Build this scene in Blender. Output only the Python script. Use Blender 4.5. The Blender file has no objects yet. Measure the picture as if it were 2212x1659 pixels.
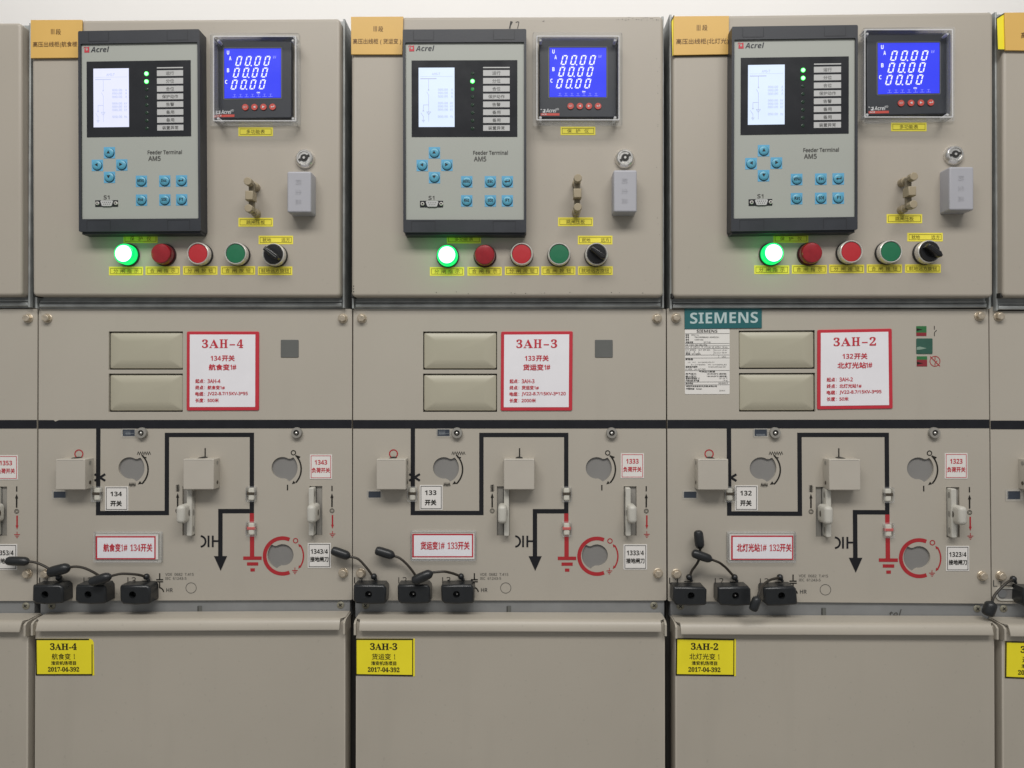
import bpy, bmesh, math, random
from mathutils import Vector, Matrix, Euler
from mathutils.geometry import tessellate_polygon

random.seed(7)
SC = bpy.context.scene
COL = SC.collection
R = math.radians

# ------------------------------------------------------------------ camera, world, lights, exposure
CAMH = 1.45                      # eye height, metres
CAMD = 1.052                     # metres from the middle front sheets
FPX = 1659.0                     # focal length, in units of a 2212 x 1659 picture
cam = bpy.data.cameras.new('camera')
cam.sensor_width = 36.0
cam.lens = 36.0 * FPX / 2212.0
cam.clip_start = 0.02
cam.clip_end = 60
camo = bpy.data.objects.new('camera', cam)
COL.objects.link(camo)
camo.location = (0, -CAMD, CAMH)
camo.rotation_euler = (R(90.35), 0, R(0.8))
SC.camera = camo
CR = Euler(camo.rotation_euler).to_matrix()

SC.view_settings.view_transform = 'Standard'
SC.view_settings.look = 'None'
SC.view_settings.exposure = 0.10
SC.view_settings.gamma = 1.0
SC.view_settings.use_curve_mapping = False
SC.cycles.max_bounces = 8
SC.cycles.transparent_max_bounces = 12

world = bpy.data.worlds.new('World')
SC.world = world
world.use_nodes = True
bg = world.node_tree.nodes['Background']
bg.inputs[0].default_value = (0.95, 0.97, 1.0, 1)
bg.inputs[1].default_value = 0.29


def area(name, loc, target, sx, sy, power, color):
    l = bpy.data.lights.new(name, 'AREA')
    l.shape = 'RECTANGLE'
    l.size, l.size_y = sx, sy
    l.energy = power
    l.color = color
    o = bpy.data.objects.new(name, l)
    COL.objects.link(o)
    o.location = loc
    d = Vector(target) - Vector(loc)
    o.rotation_euler = d.to_track_quat('-Z', 'Y').to_euler()
    return o


area('ceiling_lamp_front', (0.0, -1.75, 3.35), (0.0, -0.4, 1.3), 2.8, 0.6, 55, (1.0, 0.975, 0.945))
area('ceiling_lamp_behind', (0.0, 0.75, 3.3), (0.0, 1.6, 2.0), 4.5, 0.5, 20, (1.0, 0.975, 0.94))


# ------------------------------------------------------------------ materials
def lin(c):
    return tuple(((x / 255) / 12.92 if x / 255 <= 0.04045 else ((x / 255 + 0.055) / 1.055) ** 2.4) for x in c)


def mat(name, col, rough=0.5, metal=0.0, vary=0.05, scale=30.0, bump=0.0, bscale=900.0, spec=0.5, emit=None, estr=1.0, coat=0.0, speck=0.0):
    m = bpy.data.materials.new(name)
    m.use_nodes = True
    nt = m.node_tree
    p = nt.nodes['Principled BSDF']
    p.inputs['Roughness'].default_value = rough
    p.inputs['Metallic'].default_value = metal
    p.inputs['Specular IOR Level'].default_value = spec
    p.inputs['Coat Weight'].default_value = coat
    tc = nt.nodes.new('ShaderNodeTexCoord')
    n = nt.nodes.new('ShaderNodeTexNoise')
    n.inputs['Scale'].default_value = scale
    n.inputs['Detail'].default_value = 5
    nt.links.new(tc.outputs['Object'], n.inputs['Vector'])
    mr = nt.nodes.new('ShaderNodeMapRange')
    mr.inputs['From Min'].default_value = 0.3
    mr.inputs['From Max'].default_value = 0.7
    mr.inputs['To Min'].default_value = 1 - vary
    mr.inputs['To Max'].default_value = 1 + vary
    nt.links.new(n.outputs['Fac'], mr.inputs['Value'])
    mx = nt.nodes.new('ShaderNodeVectorMath')
    mx.operation = 'SCALE'
    mx.inputs[0].default_value = col[:3]
    if speck:
        # fine dust and a few vertical wipe marks in the paint
        n3 = nt.nodes.new('ShaderNodeTexNoise'); n3.inputs['Scale'].default_value = 210; n3.inputs['Detail'].default_value = 1
        nt.links.new(tc.outputs['Object'], n3.inputs['Vector'])
        m3 = nt.nodes.new('ShaderNodeMapRange')
        m3.inputs['From Min'].default_value = 0.715; m3.inputs['From Max'].default_value = 0.78
        m3.inputs['To Min'].default_value = 1.0; m3.inputs['To Max'].default_value = 1 - speck * 1.6
        nt.links.new(n3.outputs['Fac'], m3.inputs['Value'])
        mp = nt.nodes.new('ShaderNodeMapping'); mp.inputs['Scale'].default_value = (26, 26, 2.2)
        nt.links.new(tc.outputs['Object'], mp.inputs['Vector'])
        n4 = nt.nodes.new('ShaderNodeTexNoise'); n4.inputs['Scale'].default_value = 1.0; n4.inputs['Detail'].default_value = 6
        nt.links.new(mp.outputs['Vector'], n4.inputs['Vector'])
        m4 = nt.nodes.new('ShaderNodeMapRange')
        m4.inputs['From Min'].default_value = 0.55; m4.inputs['From Max'].default_value = 0.80
        m4.inputs['To Min'].default_value = 1.0; m4.inputs['To Max'].default_value = 1 - speck
        nt.links.new(n4.outputs['Fac'], m4.inputs['Value'])
        k1 = nt.nodes.new('ShaderNodeMath'); k1.operation = 'MULTIPLY'
        k2 = nt.nodes.new('ShaderNodeMath'); k2.operation = 'MULTIPLY'
        nt.links.new(m3.outputs['Result'], k1.inputs[0]); nt.links.new(m4.outputs['Result'], k1.inputs[1])
        nt.links.new(mr.outputs['Result'], k2.inputs[0]); nt.links.new(k1.outputs[0], k2.inputs[1])
        nt.links.new(k2.outputs[0], mx.inputs['Scale'])
    else:
        nt.links.new(mr.outputs['Result'], mx.inputs['Scale'])
    nt.links.new(mx.outputs['Vector'], p.inputs['Base Color'])
    r2 = nt.nodes.new('ShaderNodeMapRange')
    r2.inputs['To Min'].default_value = max(0.02, rough - 0.08)
    r2.inputs['To Max'].default_value = min(1, rough + 0.08)
    nt.links.new(n.outputs['Fac'], r2.inputs['Value'])
    nt.links.new(r2.outputs['Result'], p.inputs['Roughness'])
    if bump:
        b = nt.nodes.new('ShaderNodeBump')
        nb = nt.nodes.new('ShaderNodeTexNoise')
        nb.inputs['Scale'].default_value = bscale
        nb.inputs['Detail'].default_value = 2
        nt.links.new(tc.outputs['Object'], nb.inputs['Vector'])
        b.inputs['Strength'].default_value = bump
        b.inputs['Distance'].default_value = 0.0004
        nt.links.new(nb.outputs['Fac'], b.inputs['Height'])
        nt.links.new(b.outputs['Normal'], p.inputs['Normal'])
    if emit is not None:
        p.inputs['Emission Color'].default_value = (*emit, 1)
        p.inputs['Emission Strength'].default_value = estr
    return m


def clear(name, fac=0.12, tint=(0.985, 0.99, 0.99), milk=0.0):
    m = bpy.data.materials.new(name)
    m.use_nodes = True
    nt = m.node_tree
    out = nt.nodes['Material Output']
    nt.nodes.remove(nt.nodes['Principled BSDF'])
    tr = nt.nodes.new('ShaderNodeBsdfTransparent')
    tr.inputs[0].default_value = (*tint, 1)
    gl = nt.nodes.new('ShaderNodeBsdfGlossy')
    gl.inputs['Roughness'].default_value = 0.08
    fr = nt.nodes.new('ShaderNodeLayerWeight')
    fr.inputs['Blend'].default_value = fac
    mix = nt.nodes.new('ShaderNodeMixShader')
    nt.links.new(fr.outputs['Fresnel'], mix.inputs[0])
    nt.links.new(tr.outputs[0], mix.inputs[1])
    nt.links.new(gl.outputs[0], mix.inputs[2])
    last = mix
    if milk:
        df = nt.nodes.new('ShaderNodeBsdfDiffuse')
        df.inputs[0].default_value = (0.86, 0.86, 0.86, 1)
        n = nt.nodes.new('ShaderNodeTexNoise')
        n.inputs['Scale'].default_value = 60
        mr = nt.nodes.new('ShaderNodeMapRange')
        mr.inputs['To Min'].default_value = milk * 0.7
        mr.inputs['To Max'].default_value = milk * 1.3
        nt.links.new(n.outputs['Fac'], mr.inputs['Value'])
        m2 = nt.nodes.new('ShaderNodeMixShader')
        nt.links.new(mr.outputs['Result'], m2.inputs[0])
        nt.links.new(mix.outputs[0], m2.inputs[1])
        nt.links.new(df.outputs[0], m2.inputs[2])
        last = m2
    nt.links.new(last.outputs[0], out.inputs['Surface'])
    return m


M = {}
M['door'] = mat('beige_door_paint', (0.432, 0.390, 0.326), 0.40, vary=0.025, scale=5, bump=0.25, bscale=1500, speck=0.035)
M['sheet'] = mat('beige_sheet_paint', (0.460, 0.420, 0.354), 0.45, vary=0.025, scale=5, bump=0.25, bscale=1500, speck=0.03)
M['cover'] = mat('grey_beige_cover_paint', (0.462, 0.420, 0.350), 0.40, vary=0.045, scale=4, bump=0.25, bscale=1500, speck=0.05)
M['galv'] = mat('galvanised_steel', (0.36, 0.375, 0.365), 0.5, metal=0.2, vary=0.22, scale=45, bump=0.2, bscale=300)
M['rail'] = mat('grey_blue_steel', (0.27, 0.275, 0.275), 0.5, metal=0.25, vary=0.08, scale=25)
M['body'] = mat('gap_shade_steel', (0.07, 0.066, 0.06), 0.6, vary=0.1)  # near-black steel: the shade of the gaps is put into its colour
M['wall'] = mat('white_wall_paint', (0.82, 0.80, 0.77), 0.8, vary=0.015, scale=3)
M['floor'] = mat('grey_floor', (0.30, 0.29, 0.27), 0.5, vary=0.1, scale=6)
M['black'] = mat('black_print', (0.012, 0.0125, 0.015), 0.5, vary=0.1, spec=0.3)
M['blacktape'] = mat('black_tape', (0.012, 0.0125, 0.016), 0.4, vary=0.12, spec=0.35, scale=60, bump=0.3, bscale=120)
M['red'] = mat('red_print', (0.42, 0.022, 0.028), 0.5, vary=0.06)
M['signred'] = mat('sign_red', (0.56, 0.030, 0.048), 0.45, vary=0.04)
M['signwhite'] = mat('sign_white', (0.86, 0.84, 0.87), 0.4, vary=0.02)
M['card'] = mat('card_white', (0.80, 0.77, 0.73), 0.5, vary=0.02)
M['orange'] = mat('orange_sign', (0.72, 0.445, 0.115), 0.42, vary=0.04, scale=12)
M['brown'] = mat('brown_print', (0.16, 0.075, 0.02), 0.5)
M['yellow'] = mat('yellow_label', (0.90, 0.79, 0.075), 0.42, vary=0.05, scale=25)
M['tagyellow'] = mat('yellow_tag', (0.93, 0.80, 0.024), 0.42, vary=0.04, scale=20)
M['ink'] = mat('dark_ink', (0.010, 0.008, 0.004), 0.5)
M['stickink'] = mat('brown_sticker_ink', (0.09, 0.068, 0.004), 0.5)
M['greyink'] = mat('grey_ink', (0.07, 0.068, 0.062), 0.5)
M['bezel'] = mat('dark_grey_plastic', (0.027, 0.030, 0.037), 0.45, vary=0.1, bump=0.2, bscale=1200)
M['bezel_line'] = mat('groove_dark', (0.010, 0.011, 0.013), 0.6)
M['face'] = mat('pale_grey_film', (0.39, 0.405, 0.365), 0.4, vary=0.015, scale=8)
M['window'] = mat('dark_window', (0.016, 0.017, 0.020), 0.22, vary=0.1)
M['tag'] = mat('white_tag_strip', (0.50, 0.50, 0.49), 0.5, vary=0.04)
M['keypad'] = mat('light_blue_pad', (0.12, 0.40, 0.62), 0.45)
M['key'] = mat('blue_key', (0.10, 0.36, 0.50), 0.35, vary=0.04)
M['keyrim'] = mat('dark_blue_rim', (0.015, 0.06, 0.11), 0.4)
M['lcd'] = mat('lit_lcd', (0.3, 0.3, 0.35), 0.3, emit=(0.68, 0.71, 0.92), estr=0.78)
M['lcd2'] = mat('lit_cool_lcd', (0.3, 0.3, 0.35), 0.3, emit=(0.58, 0.72, 0.92), estr=0.80)
M['lcdink'] = mat('lcd_ink', (0.2, 0.2, 0.25), 0.3, emit=(0.34, 0.37, 0.50), estr=0.9)
M['lcdpale'] = mat('lcd_pale_ink', (0.2, 0.2, 0.25), 0.3, emit=(0.42, 0.48, 0.64), estr=0.9)
M['blue'] = mat('lit_blue_lcd', (0.02, 0.02, 0.3), 0.25, emit=(0.026, 0.045, 0.76), estr=0.85, vary=0.03)
M['seg'] = mat('lit_segments', (0.3, 0.3, 0.3), 0.3, emit=(0.80, 0.82, 1.0), estr=0.95)
M['segdim'] = mat('dim_segments', (0.1, 0.1, 0.3), 0.3, emit=(0.22, 0.24, 0.95), estr=0.9)
M['ledon'] = mat('lit_green_led', (0.1, 0.5, 0.1), 0.3, emit=(0.18, 1.0, 0.22), estr=4.0)
M['ledrim'] = mat('lit_green_led_edge', (0.0, 0.3, 0.05), 0.3, emit=(0.0, 0.55, 0.04), estr=1.0)
M['ledoff'] = mat('unlit_led', (0.012, 0.035, 0.018), 0.25)
M['leddim'] = mat('dim_green_led', (0.01, 0.08, 0.02), 0.3, emit=(0.01, 0.16, 0.03), estr=1.0)
M['redbtn'] = mat('small_red_button', (0.56, 0.075, 0.055), 0.4)
M['white'] = mat('white_print', (0.62, 0.62, 0.62), 0.5)
M['logored'] = mat('logo_red', (0.55, 0.03, 0.05), 0.5)
M['chrome'] = mat('worn_chrome', (0.78, 0.76, 0.72), 0.28, metal=0.85, vary=0.12, scale=200)
M['steel'] = mat('bright_steel_ring', (0.74, 0.71, 0.66), 0.28, metal=0.4, vary=0.08, scale=150)
M['zinc'] = mat('warm_zinc_bolt', (0.56, 0.48, 0.37), 0.30, metal=0.5, vary=0.2, scale=250)
M['brass'] = mat('yellow_zinc_screw', (0.30, 0.285, 0.22), 0.45, metal=0.3, vary=0.2, scale=250)
M['dark'] = mat('dark_recess', (0.02, 0.019, 0.017), 0.6)
M['lilac'] = mat('lilac_grey_plastic', (0.415, 0.415, 0.445), 0.4, vary=0.02, scale=20)
M['lilacdark'] = mat('lilac_relief_shade', (0.385, 0.384, 0.413), 0.5)  # slightly darker tone paints the relief shade of the moulded letters
M['link'] = mat('tan_plastic', (0.36, 0.30, 0.20), 0.45, vary=0.05)
M['linkdark'] = mat('tan_screw', (0.22, 0.185, 0.125), 0.5, vary=0.1)
M['lampon'] = mat('lit_green_lens', (0.1, 0.6, 0.2), 0.3, emit=(0.42, 1.0, 0.60), estr=3.2)
M['lampside'] = mat('lit_green_lens_side', (0.0, 0.35, 0.08), 0.25, emit=(0.0, 0.70, 0.13), estr=1.3)
M['greenbase'] = mat('green_lamp_base', (0.01, 0.06, 0.025), 0.35)
M['redlens'] = mat('dark_red_lens', (0.20, 0.006, 0.012), 0.16, vary=0.12, scale=120, coat=0.4)
M['redlensface'] = mat('red_lens_face', (0.30, 0.010, 0.017), 0.22, vary=0.10, scale=160, coat=0.4)
M['redbase'] = mat('dark_red_lamp_base', (0.035, 0.006, 0.008), 0.35)
M['pushred'] = mat('red_push_face', (0.48, 0.022, 0.030), 0.4, vary=0.03)
M['pushgreen'] = mat('green_push_face', (0.012, 0.16, 0.070), 0.4, vary=0.03)
M['knob'] = mat('black_knob', (0.012, 0.012, 0.013), 0.25, vary=0.1)
M['blackbase'] = mat('black_collar', (0.015, 0.014, 0.014), 0.5)
M['blank'] = mat('cream_blank_plate', (0.445, 0.415, 0.318), 0.42, vary=0.025, scale=10)
M['sq'] = mat('grey_square', (0.130, 0.133, 0.124), 0.45, vary=0.05)
M['shutter'] = mat('grey_shutter', (0.240, 0.232, 0.220), 0.45, vary=0.05, scale=20)
M['interlock'] = mat('cream_cover_steel', (0.500, 0.460, 0.395), 0.42, vary=0.02, bump=0.2, bscale=1400)
M['lever'] = mat('cream_lever', (0.56, 0.54, 0.48), 0.42, vary=0.04, scale=40)
M['slot'] = mat('slot_grey', (0.30, 0.285, 0.255), 0.5)
M['capsule'] = mat('cream_capsule', (0.66, 0.63, 0.55), 0.4, vary=0.03)
M['capbar'] = mat('capsule_bar', (0.07, 0.055, 0.038), 0.5)
M['capred'] = mat('capsule_red_bar', (0.58, 0.13, 0.12), 0.5)
M['slate'] = mat('slate_window', (0.045, 0.055, 0.072), 0.25, vary=0.1)
M['slateline'] = mat('slate_window_line', (0.24, 0.26, 0.28), 0.5)
M['rubber'] = mat('black_rubber', (0.016, 0.0175, 0.019), 0.36, vary=0.15, scale=60, bump=0.25, bscale=700)
M['plug'] = mat('black_plug_plastic', (0.0165, 0.018, 0.0195), 0.30, vary=0.12, scale=60, bump=0.25, bscale=900)
M['cord'] = mat('dark_brown_cord', (0.032, 0.026, 0.019), 0.5)
M['teal'] = mat('teal_plate', (0.016, 0.125, 0.135), 0.45, vary=0.05, scale=25)
M['tealtext'] = mat('pale_plate_lettering', (0.48, 0.60, 0.60), 0.45)
M['indgreen'] = mat('indicator_green', (0.035, 0.17, 0.055), 0.4, vary=0.06)
M['indgreen2'] = mat('indicator_dull_green', (0.035, 0.105, 0.075), 0.3, vary=0.12, scale=50)
M['indred'] = mat('indicator_red', (0.27, 0.026, 0.035), 0.4, vary=0.06)
M['palegreen'] = mat('pale_green_mark', (0.24, 0.34, 0.27), 0.5)
M['clear'] = clear('clear_plastic', 0.05)
M['clearedge'] = clear('clear_edge_painted_glint', 0.15, milk=0.55)  # extra white in the plastic paints the glints along the lid edges
M['clearmilk'] = clear('clear_plastic_rim', 0.08, milk=0.13)


# ------------------------------------------------------------------ pixel of a 2212 x 1659 view -> point on the plane d metres before the sheets
def at(u, v, d=0.0):
    r = CR @ Vector(((u - 1106.0) / FPX, -(v - 829.5) / FPX, -1.0))
    t = (CAMD - d) / r.y
    return (r.x * t, CAMH + r.z * t)


class Px:
    """Layout coordinates -> (X, Z) at depth d: a bilinear map of a source rectangle on a measured quad."""
    def __init__(self, d, src=None, dst=None):
        self.d, self.src, self.dst = d, src, dst

    def uv(self, u, v):
        if self.src is None:
            return u, v
        (u0, v0, u1, v1) = self.src
        s, t = (u - u0) / (u1 - u0), (v - v0) / (v1 - v0)
        a, b, c, e = self.dst           # TL TR BR BL
        f = lambda i: (1 - s) * (1 - t) * a[i] + s * (1 - t) * b[i] + s * t * c[i] + (1 - s) * t * e[i]
        return f(0), f(1)

    def __call__(self, u, v):
        return at(*self.uv(u, v), self.d)

    def lp(self, pts):
        return [self(*p) for p in pts]

    def on(self, d):
        return Px(d, self.src, self.dst)

    def s(self):
        return (CAMD - self.d) / FPX


# loops in pixel layout
def rect(u0, v0, u1, v1):
    return [(u0, v0), (u1, v0), (u1, v1), (u0, v1)]


def rrect(u0, v0, u1, v1, r, n=4):
    out = []
    for cx, cy, a0 in ((u1 - r, v0 + r, -90), (u1 - r, v1 - r, 0), (u0 + r, v1 - r, 90), (u0 + r, v0 + r, 180)):
        for i in range(n + 1):
            a = R(a0 + 90 * i / n)
            out.append((cx + r * math.cos(a), cy + r * math.sin(a)))
    return out


def circ(u, v, r, n=32, ry=None):
    ry = r if ry is None else ry
    return [(u + r * math.cos(2 * math.pi * i / n), v + ry * math.sin(2 * math.pi * i / n)) for i in range(n)]


def area2(l):
    return sum(l[i][0] * l[(i + 1) % len(l)][1] - l[(i + 1) % len(l)][0] * l[i][1] for i in range(len(l)))


def ccw(l):
    return l if area2(l) > 0 else l[::-1]


def inset(l, k):
    n = len(l)
    out = []
    for i in range(n):
        a, b, c = Vector(l[i - 1]), Vector(l[i]), Vector(l[(i + 1) % n])
        e1, e2 = (b - a), (c - b)
        if e1.length < 1e-9 or e2.length < 1e-9:
            out.append(tuple(b)); continue
        n1 = Vector((-e1.y, e1.x)).normalized()
        n2 = Vector((-e2.y, e2.x)).normalized()
        m = n1 + n2
        q = m.dot(n1)
        out.append(tuple(b + m * (k / q) if q > 0.25 else b + n1 * k))
    return out


_text = {}


def text_data(s, shear=0.0):
    k = (s, shear)
    if k not in _text:
        c = bpy.data.curves.new('lettering', 'FONT')
        c.body, c.shear, c.resolution_u = s, shear, 3
        o = bpy.data.objects.new('lettering', c)
        me = bpy.data.meshes.new_from_object(o)
        vs = [(v.co.x, v.co.y) for v in me.vertices]
        fs = [tuple(p.vertices) for p in me.polygons]
        bpy.data.objects.remove(o)
        bpy.data.curves.remove(c)
        bpy.data.meshes.remove(me)
        _text[k] = (vs, fs)
    return _text[k]


def sans(s):
    return ''.join(chr(0x1D5A0 + ord(c) - 65) if 'A' <= c <= 'Z' else chr(0x1D5BA + ord(c) - 97) if 'a' <= c <= 'z' else chr(0x1D7E2 + ord(c) - 48) if '0' <= c <= '9' else c for c in s)


def bold(s):          # upright sans bold letters and digits
    return ''.join(chr(0x1D5D4 + ord(c) - 65) if 'A' <= c <= 'Z' else chr(0x1D5EE + ord(c) - 97) if 'a' <= c <= 'z' else chr(0x1D7EC + ord(c) - 48) if '0' <= c <= '9' else c for c in s)


def boldit(s):
    return ''.join(chr(0x1D63C + ord(c) - 65) if 'A' <= c <= 'Z' else chr(0x1D656 + ord(c) - 97) if 'a' <= c <= 'z' else c for c in s)


def serif(s):
    return ''.join(chr(0x1D400 + ord(c) - 65) if 'A' <= c <= 'Z' else chr(0x1D41A + ord(c) - 97) if 'a' <= c <= 'z' else chr(0x1D7CE + ord(c) - 48) if '0' <= c <= '9' else c for c in s)


class MB:
    def __init__(self):
        self.v, self.f, self.m, self.mats = [], [], [], []

    def mi(self, m):
        if m not in self.mats:
            self.mats.append(m)
        return self.mats.index(m)

    def add(self, vs, fs, m):
        o = len(self.v)
        self.v += vs
        k = self.mi(m)
        for f in fs:
            self.f.append(tuple(i + o for i in f))
            self.m.append(k)

    # prism: loop of (X, Z), from depth d0 (back) to d1 (front, towards the camera)
    def prism(self, loop, d0, d1, m, bev=0.0, back=False, seg=3, front=None, cap=True):
        l = ccw(loop)
        n = len(l)
        rings = [(l, d0)]
        if bev > 0:
            for i in range(seg + 1):
                a = R(90 * i / seg)
                rings.append((inset(l, bev * (1 - math.cos(a))), d1 - bev + bev * math.sin(a)))
        else:
            rings.append((l, d1))
        vs, fs = [], []
        for lp, d in rings:
            vs += [(x, -d, z) for x, z in lp]
        for r in range(len(rings) - 1):
            for i in range(n):
                j = (i + 1) % n
                fs.append((r * n + i, r * n + j, (r + 1) * n + j, (r + 1) * n + i))
        self.add(vs, fs, m)
        if cap:
            self.flat(rings[-1][0], rings[-1][1], front or m)
        if back:
            self.add([(x, -d0, z) for x, z in l], [tuple(range(n - 1, -1, -1))], m)

    def flat(self, loop, d, m):
        l = ccw(loop)
        self.add([(x, -d, z) for x, z in l], [tuple(range(len(l)))], m)

    def plate(self, outer, holes, d0, d1, m, hole_d=None, side=None):
        o = ccw(outer)
        hs = [ccw(h)[::-1] for h in holes]
        loops = [o] + hs
        flatv = [p for l in loops for p in l]
        tris = tessellate_polygon([[Vector((x, z, 0)) for x, z in l] for l in loops])
        fs = []
        for t in tris:
            a, b, c = (flatv[i] for i in t)
            s = (b[0] - a[0]) * (c[1] - a[1]) - (b[1] - a[1]) * (c[0] - a[0])
            fs.append(t if s > 0 else t[::-1])
        self.add([(x, -d1, z) for x, z in flatv], fs, m)
        for k, l in enumerate(loops):
            dd = d0 if k == 0 or hole_d is None else hole_d
            n = len(l)
            vs = [(x, -d1, z) for x, z in l] + [(x, -dd, z) for x, z in l]
            self.add(vs, [(i, n + i, n + (i + 1) % n, (i + 1) % n) for i in range(n)], side or m)

    def frame(self, outer, inner, d, m):
        o, i = ccw(outer), ccw(inner)
        n = len(o)
        vs = [(x, -d, z) for x, z in o] + [(x, -d, z) for x, z in i]
        self.add(vs, [(k, (k + 1) % n, n + (k + 1) % n, n + k) for k in range(n)], m)

    def lathe(self, c, prof, m, n=32, cap=True, capm=None):
        """prof: list of (radius, depth) back to front, around (X, Z) centre c."""
        vs, fs = [], []
        for r, d in prof:
            vs += [(c[0] + r * math.cos(2 * math.pi * i / n), -d, c[1] + r * math.sin(2 * math.pi * i / n)) for i in range(n)]
        for k in range(len(prof) - 1):
            for i in range(n):
                j = (i + 1) % n
                fs.append((k * n + i, k * n + j, (k + 1) * n + j, (k + 1) * n + i))
        self.add(vs, fs, m)
        if cap:
            r, d = prof[-1]
            self.flat([(c[0] + r * math.cos(2 * math.pi * i / n), c[1] + r * math.sin(2 * math.pi * i / n)) for i in range(n)], d, capm or m)

    def tube(self, pts, rad, m, n=12):
        P = [Vector(p) for p in pts]
        rad = rad if isinstance(rad, (list, tuple)) else [rad] * len(P)
        vs, fs = [], []
        up = None
        for i, p in enumerate(P):
            t = (P[min(i + 1, len(P) - 1)] - P[max(i - 1, 0)])
            t = t.normalized() if t.length > 1e-9 else Vector((0, 0, 1))
            if up is None:
                up = t.orthogonal().normalized()
            up = (up - t * up.dot(t)).normalized()
            w = t.cross(up)
            for k in range(n):
                a = 2 * math.pi * k / n
                vs.append(tuple(p + (up * math.cos(a) + w * math.sin(a)) * rad[i]))
        for i in range(len(P) - 1):
            for k in range(n):
                j = (k + 1) % n
                fs.append((i * n + k, i * n + j, (i + 1) * n + j, (i + 1) * n + k))
        fs.append(tuple(range(n - 1, -1, -1)))
        fs.append(tuple((len(P) - 1) * n + k for k in range(n)))
        self.add(vs, fs, m)

    def ball(self, c, r, m, n=14):
        k = 9
        self.tube([(c[0], c[1] - r * math.cos(math.pi * i / (k - 1)), c[2]) for i in range(k)], [max(r * math.sin(math.pi * i / (k - 1)), r * 0.03) for i in range(k)], m, n)

    def stroke(self, P, pts, w, d, m):
        """flat line of pixel width w through layout points."""
        for (a, b), (c, e) in zip(pts, pts[1:]):
            dx, dy = c - a, e - b
            L = math.hypot(dx, dy) or 1
            nx, ny = -dy / L * w / 2, dx / L * w / 2
            self.flat(P.lp([(a + nx, b + ny), (c + nx, e + ny), (c - nx, e - ny), (a - nx, b - ny)]), d, m)

    def band(self, P, pts, w, d, m):
        """continuous flat ribbon (one strip) of pixel width w."""
        L, Rr = [], []
        for i, (a, b) in enumerate(pts):
            p0, p1 = pts[max(i - 1, 0)], pts[min(i + 1, len(pts) - 1)]
            dx, dy = p1[0] - p0[0], p1[1] - p0[1]
            q = math.hypot(dx, dy) or 1
            nx, ny = -dy / q * w / 2, dx / q * w / 2
            L.append(P(a + nx, b + ny)); Rr.append(P(a - nx, b - ny))
        n = len(pts)
        vs = [(x, -d, z) for x, z in L + Rr]
        self.add(vs, [(i, i + 1, n + i + 1, n + i) for i in range(n - 1)], m)

    def miter(self, P, pts, w, d, m):
        """ribbon with sharp mitred right-angle corners."""
        L, Rr = [], []
        n = len(pts)
        for i in range(n):
            p = Vector(pts[i])
            t1 = (p - Vector(pts[i - 1])).normalized() if i > 0 else None
            t2 = (Vector(pts[i + 1]) - p).normalized() if i < n - 1 else None
            t1, t2 = t1 or t2, t2 or t1
            n1, n2 = Vector((-t1.y, t1.x)), Vector((-t2.y, t2.x))
            q = n1 + n2
            q = q / q.dot(n1) * (w / 2)
            L.append(P(*(p + q))); Rr.append(P(*(p - q)))
        vs = [(x, -d, z) for x, z in L + Rr]
        self.add(vs, [(i, i + 1, n + i + 1, n + i) for i in range(n - 1)], m)

    def arc(self, P, u, v, r, w, a0, a1, d, m, n=28):
        self.band(P, [(u + r * math.cos(R(a0 + (a1 - a0) * i / n)), v - r * math.sin(R(a0 + (a1 - a0) * i / n))) for i in range(n + 1)], w, d, m)

    def tri(self, P, u, v, ang, size, d, m, wid=0.5):
        """arrow head with its tip at (u, v), pointing along ang (degrees, 90 = up)."""
        c, s = math.cos(R(ang)), -math.sin(R(ang))
        bx, by = u - c * size, v - s * size
        self.flat(P.lp([(u, v), (bx - s * size * wid, by + c * size * wid), (bx + s * size * wid, by - c * size * wid)]), d, m)

    def text(self, P, s, u0, v0, u1, v1, d, m, w=0.0, shear=0.0, rot=False):
        """lettering stretched to the layout box; w = extra stroke weight in pixels."""
        vs, fs = text_data(s, shear)
        if not vs:
            return
        xs, ys = [p[0] for p in vs], [p[1] for p in vs]
        x0, x1, y0, y1 = min(xs), max(xs), min(ys), max(ys)
        offs = [(0, 0)] if not w else [(-w / 2, 0), (w / 2, 0), (0, -w / 2), (0, w / 2)]
        for k, (ou, ov) in enumerate(offs):
            pts = []
            for x, y in vs:
                a, b = (x - x0) / max(x1 - x0, 1e-6), (y1 - y) / max(y1 - y0, 1e-6)
                if rot:
                    a, b = 1 - b, a
                pts.append(P(u0 + a * (u1 - u0) + ou, v0 + b * (v1 - v0) + ov))
            self.add([(x, -(d + 0.00003 * k), z) for x, z in pts], fs, m)

    def build(self, name, parent=None, smooth=35):
        me = bpy.data.meshes.new(name)
        o = Vector((0, 0, 0))
        p = parent
        while p is not None:
            o += p.location
            p = p.parent
        me.from_pydata([tuple(Vector(v) - o) for v in self.v], [], self.f)
        for m in self.mats:
            me.materials.append(M[m])
        me.polygons.foreach_set('material_index', self.m)
        me.polygons.foreach_set('use_smooth', [True] * len(self.f))
        me.update()
        me.set_sharp_from_angle(angle=R(smooth))
        ob = bpy.data.objects.new(name, me)
        COL.objects.link(ob)
        if parent is not None:
            ob.parent = parent
        return ob


def tag(o, label=None, cat=None, group=None, kind=None):
    if label: o['label'] = label
    if cat: o['category'] = cat
    if group: o['group'] = group
    if kind: o['kind'] = kind
    return o


def thing(name, xz, d, label, cat, group=None):
    o = bpy.data.objects.new(name, None)
    o.empty_display_size = 0.02
    COL.objects.link(o)
    o.location = (xz[0], -d, xz[1])
    return tag(o, label, cat, group)


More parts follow.
